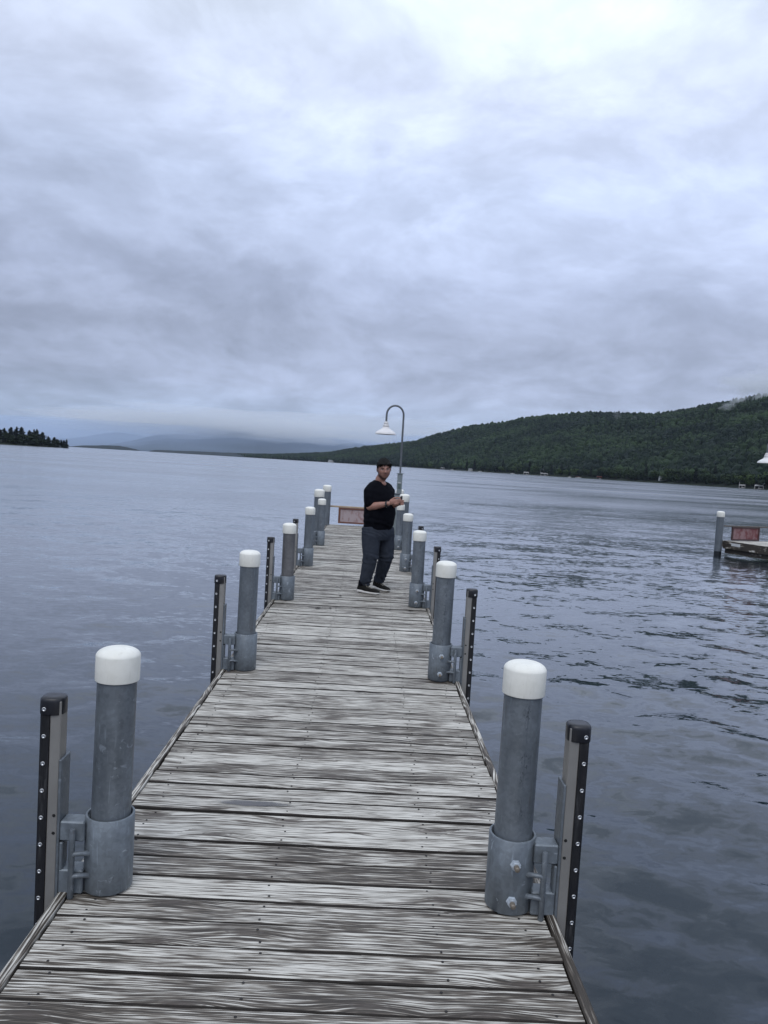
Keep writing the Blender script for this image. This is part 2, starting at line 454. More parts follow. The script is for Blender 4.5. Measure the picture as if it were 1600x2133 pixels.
# ------------------------------------------------------------------ water
def water_mat():
    m, nt, p = new_mat('lake_water')
    t = nd(nt, 'ShaderNodeTexCoord')
    co = t.outputs['Object']
    # ripples as slopes, so that they keep their steepness at any distance
    geo = nd(nt, 'ShaderNodeNewGeometry')
    s1 = noise_n(nt, vmath(nt, 'MULTIPLY', co, (1.0, 1.7, 1)), 6.0, 4, .6, .5, 'Color')
    s2 = noise_n(nt, vmath(nt, 'MULTIPLY', vmath(nt, 'ADD', co, (31, 17, 5)), (.7, 1.5, 1)), 1.7, 3, .55, .6, 'Color')
    s3 = noise_n(nt, vmath(nt, 'MULTIPLY', vmath(nt, 'ADD', co, (7, 71, 2)), (.6, 1.6, 1)), .33, 3, .5, .3, 'Color')
    gust = maprange(nt, noise_n(nt, vmath(nt, 'MULTIPLY', co, (.35, 1, 1)), .045, 3, .55), .35, .65, .55, 1.15)
    q1 = vmath(nt, 'MULTIPLY', vmath(nt, 'SUBTRACT', s1, (.5, .5, .5)), (.46, .62, 0))
    q2 = vmath(nt, 'MULTIPLY', vmath(nt, 'SUBTRACT', s2, (.5, .5, .5)), (.24, .36, 0))
    q3 = vmath(nt, 'MULTIPLY', vmath(nt, 'SUBTRACT', s3, (.5, .5, .5)), (.16, .28, 0))
    s4 = noise_n(nt, vmath(nt, 'MULTIPLY', vmath(nt, 'ADD', co, (57, 11, 9)), (.45, 1.6, 1)), .085, 4, .6, .3, 'Color')
    q4 = vmath(nt, 'MULTIPLY', vmath(nt, 'SUBTRACT', s4, (.5, .5, .5)), (.05, .10, 0))
    qs = vmath(nt, 'ADD', vmath(nt, 'ADD', q1, q2), vmath(nt, 'ADD', q3, q4))
    sc2 = nd(nt, 'ShaderNodeVectorMath', operation='SCALE'); nt.links.new(qs, sc2.inputs[0]); nt.links.new(gust, sc2.inputs['Scale'])
    far_ = nd(nt, 'ShaderNodeVectorMath', operation='LENGTH'); nt.links.new(co, far_.inputs[0])
    lod = maprange(nt, math_n(nt, 'LOGARITHM', math_n(nt, 'MAXIMUM', far_.outputs['Value'], 1.0), 10.0), .75, 2.0, 0, 1)
    coat_lift = maprange(nt, math_n(nt, 'LOGARITHM', math_n(nt, 'MAXIMUM', far_.outputs['Value'], 1.0), 10.0), .5, 1.3, 0, 1)  # coat grows with distance, added to brighten the water's reflection
    nt.links.new(math_n(nt, 'MULTIPLY', gust, math_n(nt, 'SUBTRACT', 1.0, math_n(nt, 'MULTIPLY', lod, .60))), sc2.inputs['Scale'])
    nrm = vmath(nt, 'NORMALIZE', vmath(nt, 'ADD', geo.outputs['Normal'], sc2.outputs[0]))
    nt.links.new(nrm, p.inputs['Normal'])
    n = noise_n(nt, co, .25, 2, .5)
    setp(nt, p, 'Base Color', ramp(nt, n, [(.3, (.008, .017, .027)), (.7, (.011, .021, .032))]))
    setp(nt, p, 'Roughness', math_n(nt, 'ADD', .05, math_n(nt, 'MULTIPLY', math_n(nt, 'MULTIPLY', lod, gust), .20))); setp(nt, p, 'IOR', 1.333)
    setp(nt, p, 'Coat Weight', math_n(nt, 'ADD', .12, math_n(nt, 'MULTIPLY', coat_lift, .88))); setp(nt, p, 'Coat IOR', 1.6)
    setp(nt, p, 'Coat Roughness', math_n(nt, 'ADD', .05, math_n(nt, 'MULTIPLY', math_n(nt, 'MULTIPLY', lod, gust), .17)))
    nt.links.new(nrm, p.inputs['Coat Normal'])
    return m

def build_water():
    front = np.radians(np.concatenate([np.arange(-66, 66, .22)]))
    back = np.radians(np.arange(66, 294, 6.0))
    th = np.concatenate([front, back]); n = len(th)
    rad = [0.6]
    while rad[-1] < 45: rad.append(rad[-1]*1.0125+.004)
    while rad[-1] < 9600: rad.append(rad[-1]*1.05)
    rad = np.array(rad); m = len(rad)
    Rr, T = np.meshgrid(rad, th, indexing='ij')
    X = Rr*np.sin(T); Y = Rr*np.cos(T)
    Z = np.zeros_like(X)
    step = np.gradient(rad)[:, None]
    rng = np.random.default_rng(4)
    NW = 46
    lam = np.exp(rng.uniform(np.log(.20), np.log(1.5), NW))
    for i in range(NW):
        a = math.radians(78) + rng.normal(0, .62)             # wave travel direction
        k = 2*np.pi/lam[i]
        amp = .0125*lam[i]/math.sqrt(NW)*1.45
        ph = rng.uniform(0, 6.28)
        fade = np.clip((lam[i]/(step*3.2)) - .6, 0, 1)
        arg = k*(X*math.cos(a)+Y*math.sin(a)) + ph + .7*np.sin(X*.31+Y*.23+i)
        s = np.sin(arg)
        Z += amp*fade*(s + .25*np.cos(2*arg))
    gust = .65 + .35*np.sin(X*.21+.8*np.sin(Y*.13))*np.sin(Y*.17+1.0)
    Z = Z*gust + WATER
    V = np.stack([X, Y, Z], -1).reshape(-1, 3)
    idx = np.arange(m*n).reshape(m, n)
    nx = np.roll(idx, -1, axis=1)
    F = np.stack([idx[:-1], idx[1:], nx[1:], nx[:-1]], -1).reshape(-1, 4)
    me = np_mesh('water', V, F, True)
    # fill the small hole at the middle
    o = link_mesh('water', me, water_mat())
    tag(o, 'dark grey-blue rippled lake water around the pier', kind='structure')
    return o
build_water()
# ------------------------------------------------------------------ hills and woods
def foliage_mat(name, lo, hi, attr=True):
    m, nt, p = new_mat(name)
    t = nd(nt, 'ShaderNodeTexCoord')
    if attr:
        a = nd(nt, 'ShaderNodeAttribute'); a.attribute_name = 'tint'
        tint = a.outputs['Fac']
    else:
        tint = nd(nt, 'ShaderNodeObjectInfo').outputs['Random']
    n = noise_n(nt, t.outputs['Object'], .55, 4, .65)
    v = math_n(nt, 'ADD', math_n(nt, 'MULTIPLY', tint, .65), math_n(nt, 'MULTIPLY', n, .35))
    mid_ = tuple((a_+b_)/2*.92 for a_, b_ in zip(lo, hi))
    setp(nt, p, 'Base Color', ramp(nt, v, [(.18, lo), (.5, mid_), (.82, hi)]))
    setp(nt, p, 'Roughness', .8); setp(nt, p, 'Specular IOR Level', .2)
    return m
MAT['leaf'] = foliage_mat('broadleaf_foliage', (.0038, .0108, .0082), (.026, .048, .0180))
MAT['leaf_obj'] = foliage_mat('broadleaf_crown', (.0062, .0150, .0090), (.042, .068, .0190), False)
MAT['needle_obj'] = foliage_mat('conifer_crown', (.0042, .008, .0078), (.012, .019, .014), False)
MAT['dark_leaf'] = foliage_mat('dark_broadleaf_crown', (.0055, .011, .0085), (.018, .029, .014), False)  # deeper green for the broadleaf trees on the wooded point
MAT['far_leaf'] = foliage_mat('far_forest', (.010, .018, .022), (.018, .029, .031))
MAT['trunk'] = simple('tree_bark', (.055, .042, .032), .9, 0, .25, 2)
MAT['soil'] = simple('forest_soil', (.020, .030, .017), .95, 0, .3, .05)
MAT['shore'] = simple('shore_rock', (.060, .056, .048), .9, 0, .35, .3)

def interp(tab, x):
    xs = [a for a, _ in tab]; ys = [b for _, b in tab]
    return np.interp(x, xs, ys)

RIDGE = [(-12, .000), (-9.56, .0030), (-6.62, .0072), (-4.7, .0104), (-3.22, .0132), (-1.88, .0184), (-.51, .024), (1.47, .0298), (3.31, .0352),
         (4.28, .0424), (5.74, .0506), (6.95, .058), (8.16, .0621), (10, .0664), (10.84, .0712), (13.45, .0785), (15.22, .0827), (17.53, .0843),
         (18.99, .0849), (20.46, .0858), (21.97, .0912), (23.02, .0954), (24.06, .1001), (25.5, .1046), (27.1, .1115), (32, .128), (40, .135), (52, .11), (60, .08)]
SHORE = [(-12, 4300), (-9.5, 3800), (-6.4, 3000), (-.75, 2300), (4.6, 1850), (9.5, 1500), (18.4, 1150), (27.6, 900), (40, 800), (60, 760)]
DEPTH = [(-12, 300), (-6, 420), (-2, 520), (4.6, 720), (12, 850), (18, 950), (28, 1050), (60, 1100)]
TREE_H = 15.0

def rough(x, y, s, amp):
    return amp*(mnoise.noise((x/s, y/s, 3.1))*1.0 + .5*mnoise.noise((2.1*x/s, 2.1*y/s, 7.7)) + .25*mnoise.noise((4.3*x/s, 4.3*y/s, 1.7)))

def hill_h(th, t):
    """ground height of the right hand hill at azimuth th (degrees), depth fraction t (0 shore, 1 ridge)"""
    Ds = interp(SHORE, th); Dp = interp(DEPTH, th)
    D = Ds + Dp*t
    Hr = EYE + interp(RIDGE, th)*(Ds+Dp) - TREE_H
    Hr = max(Hr, 1.0)
    if t <= 1:
        sh = .10*min(t/.12, 1) + .90*(max(t-.06, 0)/.94)**1.12
        sh = max(sh, 0)
    else:
        sh = 1 - .10*(t-1)**1.0
    x = D*math.sin(math.radians(th)); y = D*math.cos(math.radians(th))
    h = WATER + .3 + (Hr-WATER)*sh
    env = max(0, min(1, t/.25))*max(0, min(1, abs(1-t)/.3 + .12))
    h += rough(x, y, 210, .16*Hr)*env*.7
    return x, y, h

def terrain(name, th0, th1, dth, ts, fn, mat, label):
    ths = np.arange(th0, th1+1e-6, dth)
    V = []
    for t in ts:
        for th in ths:
            V.append(fn(th, t) if t >= 0 else (*fn(th, 0)[:2], WATER-3))
    n = len(ths); m = len(ts)
    idx = np.arange(n*m).reshape(m, n)
    F = np.stack([idx[:-1, :-1], idx[:-1, 1:], idx[1:, 1:], idx[1:, :-1]], -1).reshape(-1, 4)
    o = link_mesh(name, np_mesh(name, V, F, True), mat)
    tag(o, label, kind='structure')
    return o
terrain('hill', -11.5, 60, .75, [-1]+list(np.linspace(0, 1.5, 26)), hill_h, MAT['soil'], 'long wooded hill rising from the far shore on the right')

# crown prototypes for the far-off wood: 3 broadleaf domes and 2 conifer cones
def ico(sub):
    bm = bmesh.new(); bmesh.ops.create_icosphere(bm, subdivisions=sub, radius=1)
    V = np.array([v.co for v in bm.verts]); F = np.array([[v.index for v in f.verts] for f in bm.faces]); bm.free()
    return V, F
def dome_proto(seed, sub=1):
    V, F = ico(sub); r = np.random.default_rng(seed)
    out = []
    for v in V:
        k = 1 + .38*mnoise.noise(Vector(v)*1.7 + Vector((seed*3.1, 0, 0))) + r.uniform(-.13, .13)
        out.append((v[0]*k, v[1]*k, (v[2]*k*.85)))
    return np.array(out)*np.array([.5, .5, .58]) + np.array([0, 0, .55]), F
def cone_proto(seed):
    r = np.random.default_rng(seed); V = []; F = []
    tiers = 5; seg = 7
    for i in range(tiers):
        z0 = .12 + .8*i/tiers; rad = .30*(1-i/tiers)**.85+.03
        b = len(V)
        for k in range(seg):
            a = 6.283*(k+.5*(i % 2))/seg
            rr = rad*r.uniform(.65, 1.2)
            V.append((rr*math.cos(a), rr*math.sin(a), z0+r.uniform(-.03, .03)))
        V.append((0, 0, min(1, z0+.33)))
        for k in range(seg): F.append((b+k, b+(k+1) % seg, b+seg))
    return np.array(V), np.array(F)
PROTO = [dome_proto(1), dome_proto(2), dome_proto(3), dome_proto(4), cone_proto(5), cone_proto(6)]

def scatter_mesh(name, items, mat, label, kind='stuff'):
    """items: (x, y, z, width, height, rot, proto, tint)"""
    VV, FF, TT = [], [], []
    b = 0
    for (x, y, z, w, h, rot, pi, ti) in items:
        V, F = PROTO[pi]
        c_, s_ = math.cos(rot), math.sin(rot)
        P = np.empty_like(V)
        P[:, 0] = (V[:, 0]*c_ - V[:, 1]*s_)*w + x
        P[:, 1] = (V[:, 0]*s_ + V[:, 1]*c_)*w + y
        P[:, 2] = V[:, 2]*h + z
        VV.append(P); FF.append(F+b); b += len(V)
        TT.append(np.full(len(V), ti, np.float32))
    me = np_mesh(name, np.concatenate(VV), np.concatenate(FF), False)
    at = me.attributes.new('tint', 'FLOAT', 'POINT'); at.data.foreach_set('value', np.concatenate(TT))
    o = link_mesh(name, me, mat)
    return tag(o, label, kind=kind)

items = []
rg = np.random.default_rng(21)
def tintf(x, y):
    return .40 + .75*mnoise.noise((x/130, y/130, 2.0)) + .3*mnoise.noise((x/37, y/37, 6.0))
th = -10.5
while th < 34:
    Ds, Dp = float(interp(SHORE, th)), float(interp(DEPTH, th))
    dth = math.degrees(7.0/(Ds+.4*Dp))
    tmax = 1.06
    t = rg.uniform(0.012, .03)
    while t < tmax:
        tt = th + rg.normal(0, dth*.35)
        x, y, h = hill_h(tt, t)
        patch = mnoise.noise((x/90, y/90, 12.0))
        con = rg.random() < (.14 + .5*max(0, patch)) if t > .1 else rg.random() < .2
        if t > .9: con = rg.random() < .10
        grow = 1.0 if t > .1 else 1.12
        if con:
            hh = rg.uniform(13, 18.5)*grow; w = hh*rg.uniform(.62, .85); pi = int(rg.integers(4, 6)); ti = .08 + .25*rg.random()
        else:
            hh = rg.uniform(9, 17)*grow; w = rg.uniform(6, 13.5)*grow; pi = int(rg.integers(0, 4)); ti = tintf(x, y) + rg.normal(0, .16)
        items.append((x, y, h-1.0, w, hh, rg.uniform(0, 6.28), pi, float(np.clip(ti, 0, 1))))
        t += rg.uniform(6.2, 11)/Dp*(1.0 if th > 3 else .9)
    th += dth
print('forest trees', len(items))
scatter_mesh('far_wood', items, MAT['leaf'], 'dense green wood covering the hill on the right')

# low hills far up the lake, half lost in cloud
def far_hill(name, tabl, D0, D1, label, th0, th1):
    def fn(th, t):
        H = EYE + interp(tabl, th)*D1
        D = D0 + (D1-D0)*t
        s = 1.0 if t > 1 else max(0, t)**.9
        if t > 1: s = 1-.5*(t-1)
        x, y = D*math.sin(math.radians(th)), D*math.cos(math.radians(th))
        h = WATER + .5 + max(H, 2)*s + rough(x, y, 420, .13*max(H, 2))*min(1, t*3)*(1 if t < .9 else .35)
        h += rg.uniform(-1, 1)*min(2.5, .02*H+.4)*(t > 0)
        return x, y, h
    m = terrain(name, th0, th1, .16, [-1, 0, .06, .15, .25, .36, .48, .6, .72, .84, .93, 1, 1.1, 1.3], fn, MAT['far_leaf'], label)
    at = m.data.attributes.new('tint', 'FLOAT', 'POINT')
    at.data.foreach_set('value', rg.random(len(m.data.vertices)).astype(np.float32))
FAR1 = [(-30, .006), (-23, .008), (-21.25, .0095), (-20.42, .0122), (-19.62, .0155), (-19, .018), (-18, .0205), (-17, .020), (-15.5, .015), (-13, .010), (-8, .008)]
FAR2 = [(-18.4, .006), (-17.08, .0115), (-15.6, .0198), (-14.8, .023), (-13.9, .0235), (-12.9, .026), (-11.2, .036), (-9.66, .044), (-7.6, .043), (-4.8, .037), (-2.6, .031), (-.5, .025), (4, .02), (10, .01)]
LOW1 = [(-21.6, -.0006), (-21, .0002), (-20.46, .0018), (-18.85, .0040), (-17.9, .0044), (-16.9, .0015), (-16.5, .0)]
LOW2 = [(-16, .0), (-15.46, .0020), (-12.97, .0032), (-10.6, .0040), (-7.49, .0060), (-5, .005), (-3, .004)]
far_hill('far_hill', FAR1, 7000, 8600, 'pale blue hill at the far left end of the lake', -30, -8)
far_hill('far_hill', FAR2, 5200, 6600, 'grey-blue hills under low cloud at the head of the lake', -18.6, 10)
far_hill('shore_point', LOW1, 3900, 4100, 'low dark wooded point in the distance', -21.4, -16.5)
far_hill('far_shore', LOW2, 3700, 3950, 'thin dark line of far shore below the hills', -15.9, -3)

# rocky shore line under the right hand trees is part of the hill's foot
def island_h(th, t):
    D = 880 + 90*t
    e = max(0, min(1, (-20.95-th)/1.6))
    top = 1.0 + 3.5*max(0, min(1, (-21.5-th)/3.0))
    x, y = D*math.sin(math.radians(th)), D*math.cos(math.radians(th))
    s = math.sin(min(1, t*1.3)*math.pi/2) if t < .8 else max(0, 1-(t-.8)/.5)
    return x, y, WATER - 1.0*(1-e) + (.9+top)*s*e**.5
terrain('wooded_point', -40, -20.95, .22, [-1, 0, .05, .15, .3, .5, .7, .9, 1.2, 1.4], island_h, MAT['soil'], 'low point of land at the left, covered with conifers')

# ------------------------------------------------------------------ single trees along the shores
def clump_crown(name, seed, kind):
    """crown of many leaf-clump faces through the volume of several lobes"""
    r = np.random.default_rng(seed); V = []; F = []
    def quad(p, nrm, s):
        nrm = Vector(nrm).normalized(); a = nrm.orthogonal().normalized(); b = nrm.cross(a)
        ang = r.uniform(0, 6.28); a, b = a*math.cos(ang)+b*math.sin(ang), b*math.cos(ang)-a*math.sin(ang)
        p = Vector(p); i = len(V)
        V.extend([p+a*s*r.uniform(.7, 1.2)+b*s*.3*r.uniform(-1, 1), p+b*s*r.uniform(.6, 1.1), p-a*s*r.uniform(.7, 1.2), p-b*s*r.uniform(.6, 1.1)])
        F.append((i, i+1, i+2, i+3))
    if kind == 'broad':
        lobes = [(0, 0, .62, .30, .30)]
        for k in range(8):
            a = 6.283*k/8 + r.uniform(-.3, .3); q = r.uniform(.16, .30)
            lobes.append((q*math.cos(a), q*math.sin(a), r.uniform(.34, .80), r.uniform(.15, .24), r.uniform(.13, .2)))
        for (x, y, z, rw, rh) in lobes:
            for k in range(34):
                d = Vector(r.normal(size=3)).normalized()
                q = r.uniform(.72, 1.05)
                quad((x+d.x*rw*q, y+d.y*rw*q, z+d.z*rh*q), d+Vector(r.normal(size=3))*.45, r.uniform(.045, .085))
    else:
        tiers = 11
        for i in range(tiers):
            f = i/(tiers-1); z = .22 + .74*f
            rad = (.25 if kind == 'pine' else .22)*(1-f)**(.45 if kind == 'pine' else .7)*(r.uniform(.35, 1.3) if kind == 'pine' else r.uniform(.65, 1.25)) + .03
            lean = r.uniform(-.35, .35, 2) if kind == 'pine' else (0, 0)
            if kind == 'pine' and f < .25: rad *= .6
            nb = 9
            for k in range(nb):
                a = 6.283*k/nb + r.uniform(-.4, .4)
                for q in (.2, .5, .78, 1.0):
                    quad((rad*(q*math.cos(a)+lean[0]), rad*(q*math.sin(a)+lean[1]), z - .03*q + r.uniform(-.02, .02)), (r.normal()*.6, r.normal()*.6, .8), r.uniform(.04, .075))
    return np_mesh(name, [tuple(v) for v in V], F, False)
def trunk_mesh(name, top, r):
    return MB().tube([(0, 0, -.06), (.004, 0, top*.4), (-.004, .006, top)], [r, r*.75, r*.3], 6).mesh(name)
CROWN = {'broad': [clump_crown('crown', 30+i, 'broad') for i in range(5)], 'spruce': [clump_crown('crown', 50+i, 'spruce') for i in range(3)],
         'pine': [clump_crown('crown', 60+i, 'pine') for i in range(7)], 'dark': [clump_crown('crown', 80+i, 'broad') for i in range(4)]}
for k, L in CROWN.items():
    for me in L: me.materials.append(MAT['leaf_obj'] if k == 'broad' else MAT['needle_obj'] if k != 'dark' else MAT['dark_leaf'])
TRUNK = {'broad': trunk_mesh('trunk', .6, .02), 'dark': trunk_mesh('trunk', .6, .02), 'spruce': trunk_mesh('trunk', .95, .014), 'pine': trunk_mesh('trunk', .97, .013)}
for me in TRUNK.values(): me.materials.append(MAT['trunk'])

def tree(name, kind, x, y, z, w, h, label, group, rr):
    t = empty(name, (x, y, z), rr.uniform(0, 6.28))
    t.scale = (w, w, h)
    link_mesh('crown', CROWN[kind][int(rr.integers(0, len(CROWN[kind])))], None, t)
    link_mesh('trunk', TRUNK[kind], None, t)
    tag(t, label, 'tree', group)
    return t

rs = np.random.default_rng(77)
th = 3.2; cnt = 0
while th < 33:
    Ds = float(interp(SHORE, th))
    for row in range(2):
        tt = th + rs.normal(0, .05); off_ = 3 + 9*row + rs.uniform(0, 4)
        x, y, h = hill_h(tt, off_/float(interp(DEPTH, tt)))
        if rs.random() < (.22 if row else .12):
            hh = rs.uniform(17, 25)
            tree('spruce_tree', 'spruce', x, y, h, hh*.62, hh, 'dark pointed spruce in the front row of the right shore', 'spruces along the right shore', rs)
        else:
            hh = rs.uniform(11, 18) + 3*row
            tree('broadleaf_tree', 'broad', x, y, h-.5, hh*rs.uniform(.95, 1.35), hh, 'round green broadleaf tree at the water line of the right shore', 'broadleaf trees along the right shore', rs)
        cnt += 1
    th += math.degrees(rs.uniform(10.5, 15.0)/Ds)*(1.0 if th > 8 else 1.3)
print('shore trees', cnt)
# conifers on the point at the left
ISL = [(-40, .022), (-25.48, .0186), (-24.62, .0186), (-24.04, .0176), (-22.94, .0140), (-22.55, .0118), (-21.79, .0090), (-21.24, .0074)]
th = -30.5; cnt = 0
while th < -21.15:
    for row in range(4):
        tt = th + rs.normal(0, .06)
        t = [.08, .2, .35, .55][row] + rs.uniform(-.05, .05)
        if tt > -21.6: t = min(t, .35)
        x, y, h = island_h(min(tt, -21.22), t)
        D = math.hypot(x, y)
        want = EYE + interp(ISL, tt)*D - h
        hh = 1.12*want*([.6, .78, .92, 1.0][row])*rs.uniform(.70, 1.14)
        if row < 2 and rs.random() < .6:
            tree('broadleaf_tree', 'dark', x, y, h-1.5, hh*rs.uniform(1.0, 1.5), hh, 'dark bushy broadleaf tree at the foot of the wooded point', 'broadleaf trees on the wooded point', rs)
        else:
            tree('pine_tree', 'pine', x, y, h-.3, hh*rs.uniform(.55, 1.35), hh, 'ragged dark pine on the wooded point at the left', 'pines on the wooded point', rs)
        cnt += 1
    th += math.degrees(rs.uniform(4.0, 6.5)/920)
print('point trees', cnt)

# ------------------------------------------------------------------ haze and low cloud
def vol_mat(name, dens, col=(.58, .74, 1.0), nodes=None, aniso=0.0):
    m = bpy.data.materials.new(name); m.use_nodes = True
    nt = m.node_tree; nt.nodes.clear()
    out = nd(nt, 'ShaderNodeOutputMaterial')
    v = nd(nt, 'ShaderNodeVolumePrincipled')
    v.inputs['Color'].default_value = (*col, 1); v.inputs['Density'].default_value = dens
    v.inputs['Anisotropy'].default_value = aniso
    if nodes: nodes(nt, v)
    nt.links.new(v.outputs[0], out.inputs['Volume'])
    return m
hz = MB(); hz.box((0, 0, 198), (23000, 23000, 408))
haze = hz.build('haze', vol_mat('haze_air', .24e-4, (.70, .82, 1.0)))
tag(haze, 'thin bluish haze over the lake', kind='stuff')

def blob_volume(name, az, D, cz, la, ld, lz, dens, seed, label, n=4, rough_=.35, col=(.93, .96, 1.0)):
    """lumpy closed body of mist: la across, ld along the line of sight, lz high (half sizes)"""
    V, F = ico(n)
    c = Vector((D*math.sin(R(az)), D*math.cos(R(az)), cz)); X = Vector((math.cos(R(az)), -math.sin(R(az)), 0)); Y = Vector((math.sin(R(az)), math.cos(R(az)), 0))
    out = []
    for v in V:
        q = Vector(v)*1.6 + Vector((seed*2.7, seed*1.3, 0))
        k = 1 + rough_*(mnoise.noise(q) + .5*mnoise.noise(q*2.3) + .3*mnoise.noise(q*5))
        out.append(c + X*v[0]*la*k + Y*v[1]*ld*k + Vector((0, 0, 1))*v[2]*lz*k)
    o = link_mesh(name, np_mesh(name, out, F, False), vol_mat(name, dens, col))
    return tag(o, label, kind='stuff')
blob_volume('mist', -9, 6300, 60, 2600, 1500, 190, 7.5e-4, 1, 'blue mist in front of the far hills', 4, .35, (.66, .79, 1.0))
for k, (az, D, cz, la, ld, lz, de) in enumerate([(-16, 6600, 220, 950, 700, 75, 1.6e-3), (-11.5, 5900, 228, 800, 600, 85, 1.5e-3), (-7.5, 5700, 205, 750, 600, 80, 1.5e-3),
        (-3.6, 5500, 195, 480, 500, 65, 1.8e-3), (-5.5, 6200, 290, 1300, 800, 70, 1.2e-3)]):
    blob_volume('low_cloud', az, D, cz, la, ld, lz, de, 10+k, 'low cloud lying on the tops of the far hills', 5, .75)
WISPS = [(27.4, 1880, 226, 85, 90, 30, 6e-3), (26.3, 1880, 226, 60, 60, 16, 5e-3), (25.75, 1850, 206, 8, 24, 18, 1.2e-2), (25.5, 1820, 190, 9, 24, 17, 1.1e-2), (25.2, 1790, 176, 11, 24, 12, 1.0e-2),
         (24.75, 1750, 163, 17, 26, 8, 8e-3), (27.2, 1850, 204, 16, 40, 24, 9e-3), (26.5, 1840, 192, 10, 26, 22, 8e-3), (26.0, 1800, 168, 20, 30, 10, 7e-3), (26.9, 1820, 180, 14, 30, 16, 6e-3),
         (17.6, 1930, 152, 9, 26, 12, 2.2e-3), (18.7, 1890, 140, 10, 26, 9, 2.0e-3), (19.5, 1870, 134, 18, 26, 6, 1.6e-3)]
for k, (az, D, cz, la, ld, lz, de) in enumerate(WISPS):
    blob_volume('mist_wisp', az, D, cz, la, ld, lz, de, 30+k, 'white wisp of mist rising from the wooded hill', 5, .6)
# ------------------------------------------------------------------ the pier
XL, XR = -1.037, 0.763          # inner edges of the deck
PXC = (XL+XR)/2; PW = XR-XL
Y0, Y1 = -1.3, 20.72
PITCHB = .1455
def plank_mesh(name, L, W, T, seed, wear=1.0):
    """board along X: rounded worn edges, slight cup and ragged long edges"""
    r = np.random.default_rng(seed)
    n = 9; xs = np.linspace(-L/2, L/2, n); rings = []
    for i, x in enumerate(xs):
        e1 = r.normal(0, .0011)*wear; e2 = r.normal(0, .0011)*wear; dz = r.normal(0, .0007)*wear
        y0, y1 = -W/2+e1, W/2+e2
        b = .006
        rings.append([Vector((x, y, z)) for y, z in ((y0, -T), (y0, -b+dz), (y0+.0035, -.0012+dz), (y0+b*2.2, dz-.0002), (0, dz-.0012), (y1-b*2.2, dz-.0002), (y1-.0035, -.0012+dz), (y1, -b+dz), (y1, -T))])
    m = MB(); m.loft(rings, smooth=False)
    me = m.mesh(name)
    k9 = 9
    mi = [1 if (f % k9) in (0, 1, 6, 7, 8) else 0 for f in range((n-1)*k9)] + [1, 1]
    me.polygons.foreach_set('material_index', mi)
    return me
PLANKS = [plank_mesh('plank', PW-.004, .1396+.0030*math.sin(i*2.3), .038, 100+i) for i in range(10)]
for me in PLANKS: me.materials.append(MAT['plank']); me.materials.append(MAT['plank_side'])

pier = empty('pier', (0, 0, 0))
tag(pier, 'long weathered wooden pier running out over the lake from the camera', 'pier')
rp = np.random.default_rng(5)
nb = int((Y1-Y0)/PITCHB)
nails = MB()
ph0 = (2.2545-Y0) % PITCHB
NAILX = (-.93, -.30, .34, .68)
for i in range(nb+1):
    y = Y0 + ph0 + (i-.5)*PITCHB
    o = link_mesh('plank', PLANKS[int(rp.integers(0, 10))], None, pier)
    dzp = rp.normal(0, .0022)
    o.location = (PXC + rp.normal(0, .0025), y + rp.normal(0, .0012), dzp)
    o.rotation_euler = (rp.normal(0, .008), rp.normal(0, .0008), rp.normal(0, .0009) + (math.pi if rp.random() < .5 else 0))
    if y < 13:
        for nx in NAILX:
            for s in (-.042, .042):
                x_, y_ = nx+rp.normal(0, .012), y+s+rp.normal(0, .006)
                nails.lathe([(0, -.001), (.0050, -.0006), (.0046, .0012), (.0, .0016)], (x_, y_, dzp+.0006+s*o.rotation_euler[0]), 7)
tag(nails.build('nail', MAT['nail'], pier), None, None, None, 'stuff')
# edge boards, spliced where the brackets stand
ysp = [Y0, 2.88, 6.03, 9.16, 12.25, 15.4, 18.4, Y1]
for side, xa in ((-1, XL), (1, XR)):
    for a, b in zip(ysp[:-1], ysp[1:]):
        L = b-a-.006; m = MB(); r = np.random.default_rng(int(abs(a)*100)+side+5)
        rings = []
        for t in np.linspace(-L/2, L/2, 10):
            e = r.normal(0, .0012); w = .036
            rings.append([Vector((t, y, z)) for y, z in ((-w/2, -.19), (-w/2, -.006+e), (-w/2+.006, e), (w/2-.007, e-.001), (w/2, -.008+e), (w/2, -.19))])
        m.loft(rings, smooth=False)
        o = m.build('edge_board', MAT['trim'], pier)
        o.location = (xa + side*(.0065+.018), (a+b)/2, .008); o.rotation_euler = (0, 0, math.pi/2)
for x in (-.90, -.30, .34, .64):
    m = MB(); m.box((0, 0, 0), (.05, Y1-Y0-.1, .18))
    o = m.build('stringer', MAT['fascia'], pier); o.location = (x, (Y0+Y1)/2, -.135)
m = MB(); m.box((PXC, Y1+.014, -.11), (PW+.08, .04, .2)); m.build('end_board', MAT['fascia'], pier)
for y in (4.2, 7.4, 10.6, 13.8, 17.1, 20.4):
    m = MB(); m.box((PXC, y, -.30), (PW, .12, .14)); m.build('cross_beam', MAT['fascia'], pier)

# ------------------------------------------------------------------ piles, sleeves and fender posts
def cap_prof(r, h, hs):
    """white cap: straight skirt, rounded shoulder running into a low dome"""
    pr = [(r*.955, 0), (r*.99, .0005), (r, .003), (r, hs)]
    for k in range(1, 15):
        x = 1-(k/14)**1.9
        pr.append((r*x, hs + (h-hs)*(1-x**3.4)**.62))
    return pr
def make_pile(rad, capr, top, mat, bottom=-2.2):
    t = empty('mooring_pile')
    MB().tube([(0, 0, bottom), (0, 0, top-.03)], rad, 32).build('pole', mat, t)
    o = MB().lathe(cap_prof(capr, .127*capr/.083, .096*capr/.083), (0, 0, 0), 36).build('cap', MAT['cap'], t)
    o.location = (0, 0, top-.127*capr/.083)
    return t

